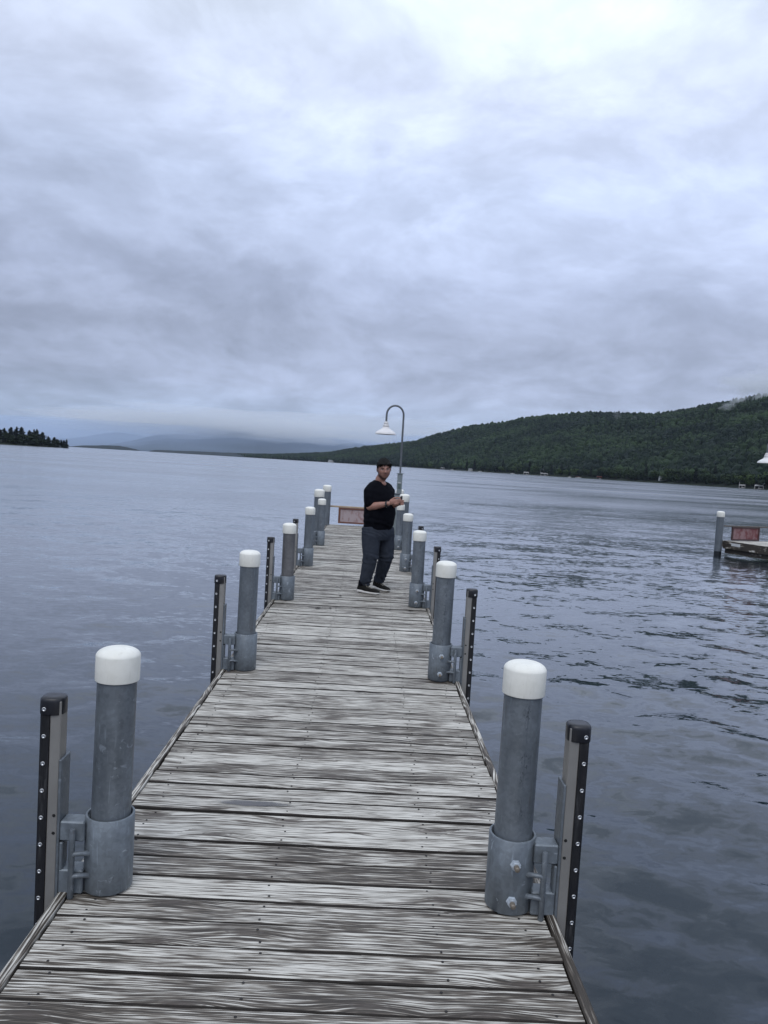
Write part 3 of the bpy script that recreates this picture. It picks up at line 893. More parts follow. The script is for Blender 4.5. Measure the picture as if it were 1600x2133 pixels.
def make_bracket(s, bolts=False):
    """steel sleeve welded by two arms to a rubber faced fender post; s = outboard side"""
    t = empty('fender_bracket')
    H = .285; ro, ri = .0905, .0815
    MB().lathe([(ri, 0), (ro-.002, 0), (ro, .002), (ro, H-.002), (ro-.002, H), (ri+.001, H), (ri, H-.001), (ri, 0)], (0, 0, .006), 40).build('sleeve', MAT['sleeve'], t)
    for zc_, hh in ((.2425, .075), (.048, .092)):
        m = MB(); m.box((s*.1185, -.040, zc_), (.092, .070, hh), bev=.005)
        m.build('arm', MAT['sleeve'], t)
    m = MB(); m.box((s*.158, -.052, .144), (.013, .044, .108), bev=.003); m.build('stile', MAT['sleeve'], t)
    m = MB(); m.box((s*.1695, -.032, .205), (.010, .088, .62), bev=.002)
    m.build('back_plate', MAT['galv'], t)
    rod = MB().tube([(s*.108, -.096, -.004), (s*.108, -.096, .0), (s*.108, -.096, .255), (s*.108, -.096, .262)], [.008, .0115, .0115, .009], 12).build('cleat_rod', MAT['galv'], t)
    for z in (.170, .085):
        MB().tube([(s*.052, -.068, z-.012), (s*.060, -.082, z-.004), (s*.078, -.094, z), (s*.096, -.098, z), (s*.108, -.096, z-.008)], [.0125, .010, .009, .009, .010], 9).build('horn', MAT['galv'], rod)
    if bolts:
        for z, x in ((.205, 0.0), (.062, -.006)):
            b = MB(); q = Matrix.Rotation(R(90), 3, 'X')
            b.lathe([(.0, .0), (.0105, .0), (.0105, .040), (.009, .043), (0, .043)], (x, -ro+.004, z), 12, rot=q)
            o = b.build('bolt', MAT['bolt'], t)
            n = MB(); n.lathe([(.0, 0), (.021, 0), (.021, .004), (.0175, .0045), (.0175, .019), (.016, .021), (.0, .021)], (x, -ro+.003, z), 6, False, rot=q)
            n.build('nut', MAT['weld'], o)
    # fender post
    px = s*.2345; top = .735; bot = -.62; L = top-bot
    m = MB(); m.box((s*.1945, -.038, (top+bot)/2), (.040, .066, L), bev=.003)
    post = m.build('fender_post', MAT['alu'], t)
    # rubber facing with rounded outer side
    prof = []
    x0, x1, y0, y1 = s*.215, s*.254, -.0735, .000
    prof = [(x0, y0), (x1-s*.012, y0), (x1-s*.003, y0+.006), (x1, y0+.018), (x1, y1-.018), (x1-s*.003, y1-.006), (x1-s*.012, y1), (x0, y1)]
    if s < 0: prof = prof[::-1]
    m = MB(); m.loft([[Vector((x, y, z)) for x, y in prof] for z in (bot, top-.002)], smooth=False)
    m.build('rubber_strip', MAT['rubber'], post)
    ring = []
    pc = []
    for k in range(18):
        t_ = 2*math.pi*k/18; cs, sn = math.cos(t_), math.sin(t_)
        pc.append((s*.2145 + .0455*math.copysign(abs(cs)**.72, cs), -.0370 + .0430*math.copysign(abs(sn)**.72, sn)))
    cx_, cy_ = s*.2145, -.0370
    def rg_(z, k): return [Vector((cx_+(x-cx_)*k, cy_+(y-cy_)*k, z)) for x, y in pc]
    m = MB(); m.loft([rg_(top-.052, .985), rg_(top-.050, 1.0), rg_(top-.002, 1.0), rg_(top+.006, .97), rg_(top+.011, .86), rg_(top+.013, .5), rg_(top+.0115, .15)], smooth=True)
    m.build('end_cap', MAT['capblack'], post)
    q = Matrix.Rotation(R(90), 3, 'X')
    rv = MB().lathe([(0, 0), (.0082, 0), (.0082, .003), (.0052, .0045), (.0052, .003), (0, .003)], (0, 0, 0), 10, rot=q).mesh('rivet')
    rv.materials.append(MAT['rivet'])
    k = 0; z = top-.030
    while z > bot+.05:
        o = link_mesh('rivet', rv, None, post); o.location = (s*.234, -.0732 if k else -.0775, z)
        z -= .1035; k += 1
    hm = MB().lathe([(0, 0), (.0062, 0), (.0062, .001), (0, .001)], (0, 0, 0), 10, rot=q).mesh('bolt_hole'); hm.materials.append(MAT['hole'])
    for z in (.300, .232):
        o = link_mesh('bolt_hole', hm, None, post); o.location = (s*.188, -.0712, z)
    return t

YP = [2.895, 6.05, 9.185, 12.25, 15.40]
XP = {-1: [-.917, -.905, -.912, -.912, -.915], 1: [.636, .648, .650, .655, .665]}
TOP = {-1: [.932, .950, .925, .950, .940], 1: [.962, .952, .925, .935, .925]}
ORD = ['nearest', 'second', 'third', 'fourth', 'fifth']
pl_ = make_pile(.0732, .0818, 1.0, MAT['galv']); pr_ = make_pile(.0732, .0818, 1.0, MAT['galv_stain'])
bl_ = make_bracket(-1); br_ = make_bracket(1, True)
def set_top(p, top):
    for ch in p.children:
        base = .127*.0818/.083
        if ch.name.startswith('cap'): ch.location.z = top-base
        else: ch.location.z = top-1.0
wl = {-1: 'left', 1: 'right'}
DESC_P = {-1: ['grey steel pile with white cap, nearest on the left edge of the pier', 'grey steel pile with white cap, second from the near end of the left row',
               'brownish grey steel pile with white cap, third from the near end of the left row', 'grey steel pile with white cap, fourth from the near end of the left row',
               'white capped steel pile overlapping the two taller end piles of the left row'],
          1: ['grey steel pile with white cap and dark scrawl, nearest on the right edge', 'marked grey steel pile with white cap, second from the near end of the right row',
              'white capped pile just right of the shoes of the person, third in the right row', 'white capped pile fourth from the near end of the right row',
              'white capped pile directly behind the hands of the person']}
DESC_B = {-1: ['steel sleeve, black fender post and scratched cleat at the nearest left pile', 'steel sleeve and black fender post around the second left pile',
               'steel sleeve and black fender post around the brownish third left pile', 'steel sleeve and black fender post around the fourth left pile',
               'steel sleeve and fender post around the fifth left pile, next to the end piles'],
          1: ['steel sleeve with two big bolts and black fender post at the nearest right pile', 'steel sleeve and black fender post around the second right pile',
              'bolted steel sleeve and fender post right of the shoes of the person', 'bolted steel sleeve and fender post around the fourth right pile',
              'bolted steel sleeve at the fifth right pile, beside the trousers of the person']}
MAT['galv_brown'] = galv_mat('galvanized_steel_brownish', col=(.140, .138, .140), spots=.1)
for s in (-1, 1):
    for i in range(5):
        src, bs = ((pl_, bl_), (pr_, br_))[s > 0]
        p = src if i == 0 else copy_tree(src)
        b = bs if i == 0 else copy_tree(bs)
        p.location = (XP[s][i], YP[i], 0); set_top(p, TOP[s][i])
        p.rotation_euler = (R((-.4, .3, .1, -.3, .2)[i]), R((.3, .2, -.3, .2, 0)[i]), 0)
        b.location = (XP[s][i], YP[i], 0); b.rotation_euler = (0, 0, R((0, .8, -.8, .5, -.5)[i]))
        tag(p, DESC_P[s][i], 'pile', 'white capped piles along the pier')
        tag(b, DESC_B[s][i], 'fender bracket', 'sleeves with fender posts along the pier')
for p in COL.objects:
    if p.name.startswith('mooring_pile') and 'brownish' in p.get('label', ''):
        for ch in p.children:
            if ch.name.startswith('pole'):
                ch.data = ch.data.copy(); ch.data.materials.clear(); ch.data.materials.append(MAT['galv_brown'])

big = make_pile(.107, .115, 1.065, MAT['galv_dull'])
BIGS = [(-1.085, 17.1, 'taller thick white capped pile standing just outside the left edge near the end'),
        (.815, 17.15, 'taller thick white capped pile standing just outside the right edge by the lamp'),
        (-1.10, 20.5, 'thick white capped pile at the far left corner of the pier, holding the rail'),
        (.83, 20.5, 'thick white capped pile at the far right corner of the pier, behind the lamp')]
for i, (x, y, d) in enumerate(BIGS):
    p = big if i == 0 else copy_tree(big)
    p.location = (x, y, 0); tag(p, d, 'pile', 'tall corner piles of the pier')

# ------------------------------------------------------------------ end rail with the red framed board
MAT['redboard'] = None
def red_board_mat(name, base, worn, amount):
    m, nt, p = new_mat(name); t = nd(nt, 'ShaderNodeTexCoord'); co = t.outputs['Object']
    a = noise_n(nt, vmath(nt, 'MULTIPLY', co, (5, 5, 2.2)), 1, 6, .65, .6)
    b = noise_n(nt, vmath(nt, 'ADD', co, (4, 0, 2)), 9, 5, .6)
    v = math_n(nt, 'ADD', math_n(nt, 'MULTIPLY', a, .7), math_n(nt, 'MULTIPLY', b, .3))
    setp(nt, p, 'Base Color', ramp(nt, v, [(amount-.08, base), (amount+.05, worn), (.8, tuple(min(1, k*1.15) for k in worn))]))
    setp(nt, p, 'Roughness', .7)
    return m
MAT['board_pale'] = red_board_mat('faded_red_board', (.19, .062, .058), (.37, .30, .305), .45)
MAT['board_red'] = red_board_mat('worn_red_board', (.14, .038, .040), (.235, .145, .148), .52)
MAT['frame_red'] = simple('red_brown_frame', (.145, .060, .042), .65, 0, .3, 10)
MAT['frame_dark'] = simple('dark_red_frame', (.060, .028, .028), .65, 0, .3, 10)
MAT['rail'] = simple('yellowish_rail_wood', (.40, .30, .20), .75, 0, .2, 9)
MAT['rail_dark'] = simple('dark_rail_wood', (.11, .095, .085), .75, 0, .2, 9)

def rail_board(loc, rz, railx0, railx1, zr, bx0, bx1, zb0, bmat, fmat, rmat, label):
    """rail along local X with a framed board hung under it"""
    t = empty('end_rail', loc, rz)
    m = MB(); m.box(((railx0+railx1)/2, 0, zr), (railx1-railx0, .05, .042), bev=.006); m.build('rail', rmat, t)
    zt = zr-.023
    fr = MB()
    for cx_, cz_, sx_, sz_ in ((bx0+.02, (zb0+zt)/2, .05, zt-zb0), (bx1-.02, (zb0+zt)/2, .05, zt-zb0)):
        fr.box((cx_, -.004, cz_), (sx_, .05, sz_), bev=.004)
    for cz_ in (zb0+.02, zt-.022):
        fr.box(((bx0+bx1)/2, -.004, cz_), (bx1-bx0-.095, .045, .042), bev=.004)
    fr.build('frame', fmat, t)
    m = MB(); m.box(((bx0+bx1)/2, 0.004, (zb0+zt)/2), (bx1-bx0-.02, .022, zt-zb0-.02)); m.build('board', bmat, t)
    return tag(t, label, 'rail')
rail_board((0, 20.6, 0), 0, -1.02, .78, .50, -.765, .345, .058, MAT['board_pale'], MAT['frame_red'], MAT['rail'], 'wooden end rail with faded pinkish framed board behind the person')

# ------------------------------------------------------------------ lamps
MAT['lamp_pipe'] = simple('grey_lamp_pipe', (.13, .14, .155), .45, .35, .2, 5)
MAT['lamp_post'] = simple('grey_lamp_post', (.22, .255, .265), .5, .25, .15, 7)
MAT['lamp_white'] = simple('white_enamel_shade', (.74, .72, .71), .35, 0, .05, 9)
MAT['socket'] = simple('green_grey_outlet', (.10, .135, .13), .5, 0, .2, 20)
def make_lamp(label, pmat):
    t = empty('dock_lamp')
    # pipe with crook, arch towards local -X
    path = [(0, 0, 1.40), (0, 0, 2.0), (0, 0, 2.55), (0, 0, 2.84)]
    ra = .195
    for k in range(1, 13):
        a = math.pi*k/12
        path.append((-ra+ra*math.cos(a), 0, 2.84+ra*math.sin(a)*1.1))
    path.append((-2*ra, 0, 2.70)); path.append((-2*ra+.0, 0, 2.665))
    MB().tube(path, .0225, 12).build('pipe', pmat, t)
    sh = MB()
    prof = [(.0, .300), (.034, .300), (.036, .285), (.030, .283), (.052, .278), (.054, .235), (.046, .232), (.066, .226), (.068, .178), (.058, .175), (.080, .168), (.082, .140)]
    prof += [(.105, .125), (.150, .098), (.195, .070), (.222, .048), (.232, .040), (.240, .004), (.242, .0), (.236, .001), (.228, .036), (.190, .060), (.140, .088), (.09, .11), (0, .115)]
    sh.lathe(prof, (-2*ra, 0, 2.385), 36)
    sh.build('shade', MAT['lamp_white'], t)
    m = MB(); m.box((0, 0, .715), (.115, .115, 1.57), bev=.006); po = m.build('post', MAT['lamp_post'], t)
    m = MB(); m.box((0, 0, 1.508), (.155, .155, .016), bev=.003); m.build('top_plate', MAT['lamp_post'], po)
    m = MB(); m.box((-.006, -.066, 1.225), (.070, .018, .12), bev=.004); m.build('outlet_box', MAT['socket'], t)
    m = MB(); m.box((-.006, -.066, 1.29), (.076, .030, .012), bev=.003); m.build('outlet_hood', MAT['lamp_white'], t)
    m = MB(); m.box((0, 0, -.18), (.15, .15, .2)); m.build('foot', MAT['lamp_post'], t)
    return tag(t, label, 'lamp')
lamp = make_lamp('gooseneck dock lamp with white shade rising behind the person', MAT['lamp_pipe'])
lamp.location = (.705, 17.75, 0)
lamp2 = copy_tree(lamp)
tag(lamp2, 'gooseneck dock lamp with white shade on the other dock, cut by the frame', 'lamp')
for l in (lamp, lamp2): l['group'] = 'gooseneck lamps on the docks'
ped = empty('power_pedestal', (.655, 17.6, 0))
m = MB(); m.box((0, 0, .43), (.105, .105, 1.20), bev=.005); m.build('post', MAT['lamp_post'], ped)
m = MB(); m.box((0, 0, 1.045), (.155, .155, .022), bev=.004); m.build('top_plate', MAT['lamp_pipe'], ped)
tag(ped, 'short square grey post with flat top plate in front of the lamp', 'pedestal')

# ------------------------------------------------------------------ the other dock at the right
OA = R(-21.5)                      # its direction: rotated to the left
oc = Vector((10.93, 23.18, 0))
ax = Vector((math.cos(-OA), math.sin(-OA), 0)); ay = Vector((-math.sin(-OA), math.cos(-OA), 0))
dock = empty('side_dock', oc, -OA)
tag(dock, 'second weathered wooden dock reaching in from the right edge', 'dock')
OW = 2.4; OL = 9.0
opl = [plank_mesh('plank', OW, .139, .038, 300+i) for i in range(4)]
for me in opl: me.materials.append(MAT['plank_plain']); me.materials.append(MAT['plank_side'])
for i in range(int(OL/PITCHB)):
    o = link_mesh('plank', opl[i % 4], None, dock)
    o.location = (OW/2, -.075-i*PITCHB, rp.normal(0, .002)); o.rotation_euler = (0, 0, math.pi if rp.random() < .5 else 0)
for x in (-.022, OW+.022):
    m = MB(); m.box((0, 0, 0), (OL, .04, .235), bev=.004); o = m.build('side_board', MAT['fascia'], dock)
    o.location = (x, -OL/2, -.1155); o.rotation_euler = (0, 0, math.pi/2)
m = MB(); m.box((0, 0, 0), (OW+.1, .04, .20), bev=.004); o = m.build('side_board', MAT['fascia'], dock); o.location = (OW/2, .022, -.098)
m = MB(); m.box((0, 0, 0), (OL, .10, .14)); o = m.build('beam', MAT['fascia'], dock); o.location = (.10, -OL/2, -.31); o.rotation_euler = (0, 0, math.pi/2)
for y in (-2.2, -5.0, -8):
    m = MB(); m.box((OW/2, y, -.30), (OW, .14, .12)); m.build('cross_beam', MAT['fascia'], dock)
    MB().tube([(.3, y, -2), (.3, y, -.3)], .09, 14).build('support_post', MAT['fascia'], dock)
m = MB(); m.box((-.046, -.48, -.085), (.006, .33, .085), bev=.001); m.build('number_plate', simple('white_plate', (.62, .62, .62), .5, 0, .1, 20), dock)
p = copy_tree(big); p.location = (10.69, 23.05, 0)
for ch in p.children:
    if ch.name.startswith('cap'): ch.location.z -= .17
    else: ch.location.z -= .17
tag(p, 'thick white capped pile standing in the water at the corner of the other dock', 'pile')
if 'group' in p: del p['group']
WETM = simple('wet_dark_steel', (.012, .014, .016), .4, .2, .2, 8)
o = MB().tube([(0, 0, -1.5), (0, 0, WATER+.13)], .1085, 28, False).build('wet_band', WETM, p)
q = oc + ax*.02 + ay*(-.05)
rail_board(q, -OA, -.14, 2.2, .45, .20, 1.33, .018, MAT['board_red'], MAT['frame_dark'], MAT['rail_dark'], 'end rail with dark red framed board on the other dock')
lamp2.location = (11.80, 22.1, 0); lamp2.rotation_euler = (0, 0, R(8))

# ------------------------------------------------------------------ puddle, leaves
pud = bpy.data.materials.new('puddle_water'); pud.use_nodes = True
nt = pud.node_tree; pb = nt.nodes['Principled BSDF']
pb.inputs['Base Color'].default_value = (.085, .08, .078, 1); pb.inputs['Roughness'].default_value = .06; pb.inputs['IOR'].default_value = 1.5
tcn = nd(nt, 'ShaderNodeTexCoord')
pr2 = vmath(nt, 'MULTIPLY', tcn.outputs['Object'], (4.6, 27, 0))
ln_ = nd(nt, 'ShaderNodeVectorMath', operation='LENGTH'); nt.links.new(pr2, ln_.inputs[0])
pn = noise_n(nt, vmath(nt, 'MULTIPLY', tcn.outputs['Object'], (14, 60, 1)), 1, 4, .6)
pe = math_n(nt, 'ADD', ln_.outputs['Value'], math_n(nt, 'MULTIPLY', math_n(nt, 'SUBTRACT', pn, .5), .9))
nt.links.new(maprange(nt, pe, .50, .95, .80, 0), pb.inputs['Alpha'])
pts = []
rr_ = np.random.default_rng(9)
for k in range(40):
    a = 6.283*k/40
    pts.append((.25*math.copysign(abs(math.cos(a))**.75, math.cos(a))*(1+.03*rr_.normal()), .046*math.copysign(abs(math.sin(a))**.8, math.sin(a))*(1+.10*rr_.normal()), 0))
pm = MB(); pm.add([(0, 0, 0)]+pts, [(0, k+1, (k+1) % 40+1) for k in range(40)])
o = pm.build('puddle', pud); o.location = (-.475, 3.655, .0035)
tag(o, 'thin puddle of rain water lying along one plank', kind='stuff')
MAT['dead_leaf'] = simple('dead_leaf', (.030, .024, .020), .8, 0, .3, 30)
LEAF = [(643, 1277), (678, 1276), (686, 1220), (782, 1196), (822, 1272), (838, 1230), (668, 1206), (700, 1244)]
LEAFXY = [(-.50, 8.72, .05), (-.36, 8.75, .035), (-.36, 10.33, .035), (.33, 8.86, .03), (.57, 8.82, .045), (.55, 10.03, .04), (-.46, 10.82, .03), (-.28, 9.6, .03)]
for i, (x, y, s) in enumerate(LEAFXY):
    r = np.random.default_rng(i); V = []; n = 7
    for k in range(n):
        a = 6.283*k/n; V.append((s*math.cos(a)*r.uniform(.6, 1), s*.6*math.sin(a)*r.uniform(.6, 1), .004+.012*abs(math.cos(a))*r.random()))
    m = MB(); m.add([(0, 0, .003)]+V, [(0, k+1, (k+1) % n+1) for k in range(n)])
    o = m.build('fallen_leaf', MAT['dead_leaf']); o.location = (x, y, .003); o.rotation_euler = (0, 0, r.uniform(0, 6))
    tag(o, ['largest dark leaf on the planks short of the shoes', 'flat dark leaf beside the largest one, nearer the deck middle', 'small dark leaf left of the heel of the person', 'dark leaf right below the toes of the person', 'dark scrap beside the third right sleeve', 'dark leaf close to the sleeve behind the person', 'small leaf near the third left sleeve', 'pale dark speck of leaf midway left of the person'][i], 'leaf', 'dark leaves on the deck')
# ------------------------------------------------------------------ the person
POS = Vector((.15, 10.03, 0))
Fd = Vector((.72, -.694, 0)).normalized(); Rd = Vector((-.694, -.72, 0)).normalized(); Ud = Vector((0, 0, 1))

def bake(o, voxel, smooth=4, disp=None, factor=.5):
    md = o.modifiers.new('remesh', 'REMESH'); md.mode = 'VOXEL'; md.voxel_size = voxel; md.use_smooth_shade = True
    if smooth:
        s = o.modifiers.new('smooth', 'SMOOTH'); s.factor = factor; s.iterations = smooth
    dg = bpy.context.evaluated_depsgraph_get(); dg.update()
    me = bpy.data.meshes.new_from_object(o.evaluated_get(dg))
    o.modifiers.clear()
    mats = [m for m in o.data.materials]
    o.data = me
    if not me.materials:
        for m in mats: me.materials.append(m)
    me.polygons.foreach_set('use_smooth', np.ones(len(me.polygons), bool))
    if disp:
        n = len(me.vertices); co = np.empty(n*3, np.float32); no = np.empty(n*3, np.float32)
        me.vertices.foreach_get('co', co); me.vertex_normals.foreach_get('vector', no)
        co = co.reshape(-1, 3); no = no.reshape(-1, 3)
        d = np.array([disp(Vector(c)) for c in co], np.float32)
        co += no*d[:, None]
        me.vertices.foreach_set('co', co.ravel()); me.update()
    return o

def ell_ring(c, a, b, n=28, ax=Rd, ay=Fd, e=2.2):
    out = []
    for k in range(n):
        t = 2*math.pi*k/n; cs, sn = math.cos(t), math.sin(t)
        out.append(Vector(c) + ax*(a*math.copysign(abs(cs)**(2/e), cs)) + ay*(b*math.copysign(abs(sn)**(2/e), sn)))
    return out

def limb(m, pts, seg=14, ends=True):
    """pts: (point, radius); rounded ends"""
    P = [Vector(p) for p, r in pts]; Rr = [r for p, r in pts]
    d0 = (P[0]-P[1]).normalized(); d1 = (P[-1]-P[-2]).normalized()
    path = []; rad = []
    if ends:
        for k in (.98, .8, .5): path.append(P[0]+d0*Rr[0]*k); rad.append(Rr[0]*math.sqrt(1-k*k))
    path += P; rad += Rr
    if ends:
        for k in (.5, .8, .98): path.append(P[-1]+d1*Rr[-1]*k); rad.append(Rr[-1]*math.sqrt(1-k*k))
    m.tube(path, rad, seg)

def blob(m, c, ra, rb, rc, X=Vector((1, 0, 0)), Y=Vector((0, 1, 0)), Z=Vector((0, 0, 1)), n=14):
    V, F = ico(3)
    m.add([Vector(c)+X*(v[0]*ra)+Y*(v[1]*rb)+Z*(v[2]*rc) for v in V], F, True)

person = empty('person', POS)
tag(person, 'dark haired person in black T-shirt and grey sweatpants holding a small dark device', 'person')
def P_(x, y, z): return Vector((x, y, z)) - POS

# --- head frame
HC = P_(.182, 9.945, 1.628)
fh = Vector((.16, -.965, -.20)).normalized()
rh = fh.cross(Ud).normalized(); uh = rh.cross(fh).normalized()
tilt = Matrix.Rotation(R(4), 3, fh); rh = tilt @ rh; uh = tilt @ uh
HS = 1.09
def H_(x, y, z): return HC + (rh*x + fh*y + uh*z)*HS
def gauss(d2, s): return math.exp(-d2/(2*s*s))
def head_surface(v, grow=0.0):
    """unit direction -> head local coordinates"""
    x, y, z = v
    a, b, c = .079+grow, .097+grow, .121+grow
    px, py, pz = x*a, y*b, z*c
    if pz < -.01:
        k = min(1, (-.01-pz)/.11)
        px *= 1 - .13*k**1.8
        py = py*(1-.20*k) + .020*k
        if py < 0: py *= (1-.35*k)
    if pz > .03 and py > 0: py *= 1-.06*min(1, (pz-.03)/.09)
    if py > 0 and grow < .004:
        g = 0
        g += .024*gauss(px*px*2.4+(pz+.016)**2*1.3, .012) + .010*gauss(px*px*5+(pz-.012)**2, .016)
        g += .006*gauss((pz-.035)**2*5+(abs(px)-.03)**2, .022)
        g -= .011*gauss((abs(px)-.031)**2+(pz-.014)**2*1.8, .011)
        g += .005*gauss((abs(px)-.040)**2+(pz+.020)**2, .017)
        g += .006*gauss(px*px*.5+(pz+.056)**2*3, .011)
        g -= .004*gauss(px*px*.25+(pz+.0585)**2*9, .006)
        g -= .004*gauss(px*px+(pz+.075)**2*2.2, .010)
        g += .007*gauss(px*px*.8+(pz+.096)**2, .016)
        py += g
    return px, py, pz

V5, F5 = ico(5)
body = MB()
hv = [H_(*head_surface(v)) for v in V5]
body.add(hv, F5, True)
for s in (-1, 1):   # ears
    c = H_(s*.079, -.008, -.004)
    blob(body, c, .010, .020, .033, rh*1.0, fh, uh)
# neck, chest, core
neck_b = P_(.135, 10.035, 1.43)
limb(body, [(neck_b, .072), (P_(.150, 10.01, 1.50), .066), (H_(0, -.025, -.07), .062)], 18)
blob(body, P_(.138, 10.03, 1.435) + Fd*.052 - Rd*.0, .050, .050, .042)
body.loft([ell_ring(P_(.15, 10.05, z), a, b, 24) for z, a, b in ((.80, .13, .10), (1.0, .15, .12), (1.2, .155, .11), (1.34, .16, .10), (1.42, .10, .075))])
def arm(sh, el, wr, k=1.0):
    mid = (Vector(el)+Vector(wr))/2
    limb(body, [(sh, .054), ((Vector(sh)+Vector(el))/2, .054), (el, .047)], 14)
    e = Vector(el); w = Vector(wr)
    limb(body, [(e, .047), (e.lerp(w, .25), .050), (e.lerp(w, .55), .042), (e.lerp(w, .85), .032), (w, .029)], 14)
RS, RE, RW = P_(.022, 9.915, 1.36), P_(.030, 9.865, 1.135), P_(.262, 9.715, 1.198)
LS, LE, LW = P_(.258, 10.16, 1.36), P_(.262, 10.17, 1.13), P_(.392, 9.875, 1.195)
arm(RS, RE, RW); arm(LS, LE, LW)
def finger(pts, r):
    limb(body, [(p, r*(1-.10*i)) for i, p in enumerate(pts)], 8)
# right hand: back of the hand towards the camera, fingers closed round the device
blob(body, P_(.318, 9.705, 1.226), .054, .022, .042, Vector((.95, .0, .28)), Vector((0, 1, 0)), Vector((-.28, 0, .95)))
for i, (z, l) in enumerate(((1.252, 1.0), (1.233, 1.05), (1.214, .98), (1.197, .85))):
    b = P_(.350-.004*i, 9.693, z)
    finger([b, b+Vector((.036*l, -.006, .006)), b+Vector((.066*l, .010, .006)), b+Vector((.070*l, .034, .000)), b+Vector((.050*l, .042, -.004))], .0098-.0005*i)
b = P_(.300, 9.70, 1.252)
finger([b, b+Vector((.030, -.006, .024)), b+Vector((.068, -.002, .030)), b+Vector((.100, .008, .026))], .0112)
# left hand: behind the device, thumb on top, finger tips round its far side
blob(body, P_(.418, 9.815, 1.215), .022, .050, .040, Vector((1, 0, 0)), Vector((.3, -.93, .2)), Vector((0, .2, .97)))
for i, z in enumerate((1.245, 1.227, 1.209, 1.193)):
    b = P_(.440, 9.785, z)
    finger([b, b+Vector((.012, -.036, .002)), b+Vector((.006, -.066, .0)), b+Vector((-.014, -.080, -.002)), b+Vector((-.028, -.074, -.004))], .0092)
b = P_(.412, 9.80, 1.243)
finger([b, b+Vector((.004, -.030, .020)), b+Vector((.006, -.062, .026)), b+Vector((.002, -.086, .020))], .0105)
# slim legs inside the trousers, so that the figure is one body
HRp, KRp, ARp = P_(.065, 9.985, .86), P_(.075, 9.935, .47), P_(.018, 10.0, .10)
HLp, KLp, ALp = P_(.235, 10.12, .86), P_(.285, 10.13, .48), P_(.205, 10.33, .10)
for h_, k_, a_ in ((HRp, KRp, ARp), (HLp, KLp, ALp)):
    limb(body, [(h_, .075), (h_.lerp(k_, .5), .070), (k_, .050), (k_.lerp(a_, .4), .050), (a_, .036)], 12)
    limb(body, [(a_, .036), (a_+Vector((.04, -.03, -.05)), .030)], 10)

def skin_mat():
    m, nt, p = new_mat('skin'); t = nd(nt, 'ShaderNodeTexCoord')
    a = nd(nt, 'ShaderNodeAttribute'); a.attribute_name = 'beard'
    l = nd(nt, 'ShaderNodeAttribute'); l.attribute_name = 'lip'
    n = noise_n(nt, t.outputs['Object'], 26, 5, .6)
    n2 = noise_n(nt, t.outputs['Object'], 420, 3, .6)
    c = ramp(nt, n, [(.3, (.31, .155, .115)), (.7, (.40, .215, .165))])
    c = mixc(nt, l.outputs['Fac'], c, (.26, .085, .075))
    bf = math_n(nt, 'MULTIPLY', a.outputs['Fac'], maprange(nt, n2, .3, .6, .65, 1))
    c = mixc(nt, bf, c, (.020, .014, .012))
    setp(nt, p, 'Base Color', c); setp(nt, p, 'Roughness', .5)
    p.inputs['Subsurface Weight'].default_value = .12; p.inputs['Subsurface Radius'].default_value = (.012, .005, .003); p.inputs['Subsurface Scale'].default_value = 1
    return m
MAT['skin'] = skin_mat()
bo = body.build('body', MAT['skin'], person)
bake(bo, .0042, 2)
me = bo.data; n = len(me.vertices)
co = np.empty(n*3, np.float32); me.vertices.foreach_get('co', co); co = co.reshape(-1, 3)
M_ = np.array([list(rh), list(fh), list(uh)])
lc = (co - np.array(list(HC))) @ M_.T / HS
x, y, z = lc[:, 0], lc[:, 1], lc[:, 2]
near = (np.linalg.norm(lc, axis=1) < .17)
ax_ = np.abs(x)
# chin strap beard from the ears along the jaw, thin moustache, stubble
jaw = np.exp(-((z - (-.108 + .9*np.clip(ax_-.02, 0, 1)**1.05*1.15))/.020)**2) * (y > -.03) * (z < .0)
side = np.exp(-((ax_-.072)/.012)**2) * (y > -.02) * (y < .04) * (z < .02) * (z > -.08)
mous = .55*np.exp(-((z+.040)/.0045)**2)*(ax_ < .024)*(y > .05)
beard = np.clip(np.maximum(np.maximum(jaw, side), mous), 0, 1)*near
lip = np.exp(-((z+.0585)/.0055)**2)*np.exp(-(x/.017)**4)*(y > .05)*near
for nm, arr in (('beard', beard), ('lip', lip)):
    at = me.attributes.new(nm, 'FLOAT', 'POINT'); at.data.foreach_set('value', arr.astype(np.float32))

# --- eyes, brows
MAT['eye_white'] = simple('eye_white', (.30, .28, .27), .3, 0, .03, 30)
MAT['iris'] = simple('dark_iris', (.022, .014, .010), .2, 0, .1, 30)
MAT['hair'] = simple('dark_wet_hair', (.0050, .0042, .0042), .55, 0, .3, 60)
MAT['hair'].node_tree.nodes['Principled BSDF'].inputs['Specular IOR Level'].default_value = .25
for s in (-1, 1):
    m = MB(); blob(m, H_(s*.031, .0775, .014), .0128, .012, .0075, rh, fh, uh); e = m.build('eye', MAT['eye_white'], person)
    m = MB(); blob(m, H_(s*.031-.001, .0865, .0135), .0056, .004, .0056, rh, fh, uh); m.build('iris', MAT['iris'], e)
    m = MB()
    m.tube([H_(s*.014, .0975, .0300), H_(s*.026, .0965, .0345), H_(s*.040, .0905, .0350), H_(s*.050, .081, .030)], [.0020, .0030, .0028, .0014], 8)
    m.build('eyebrow', MAT['hair'], person)
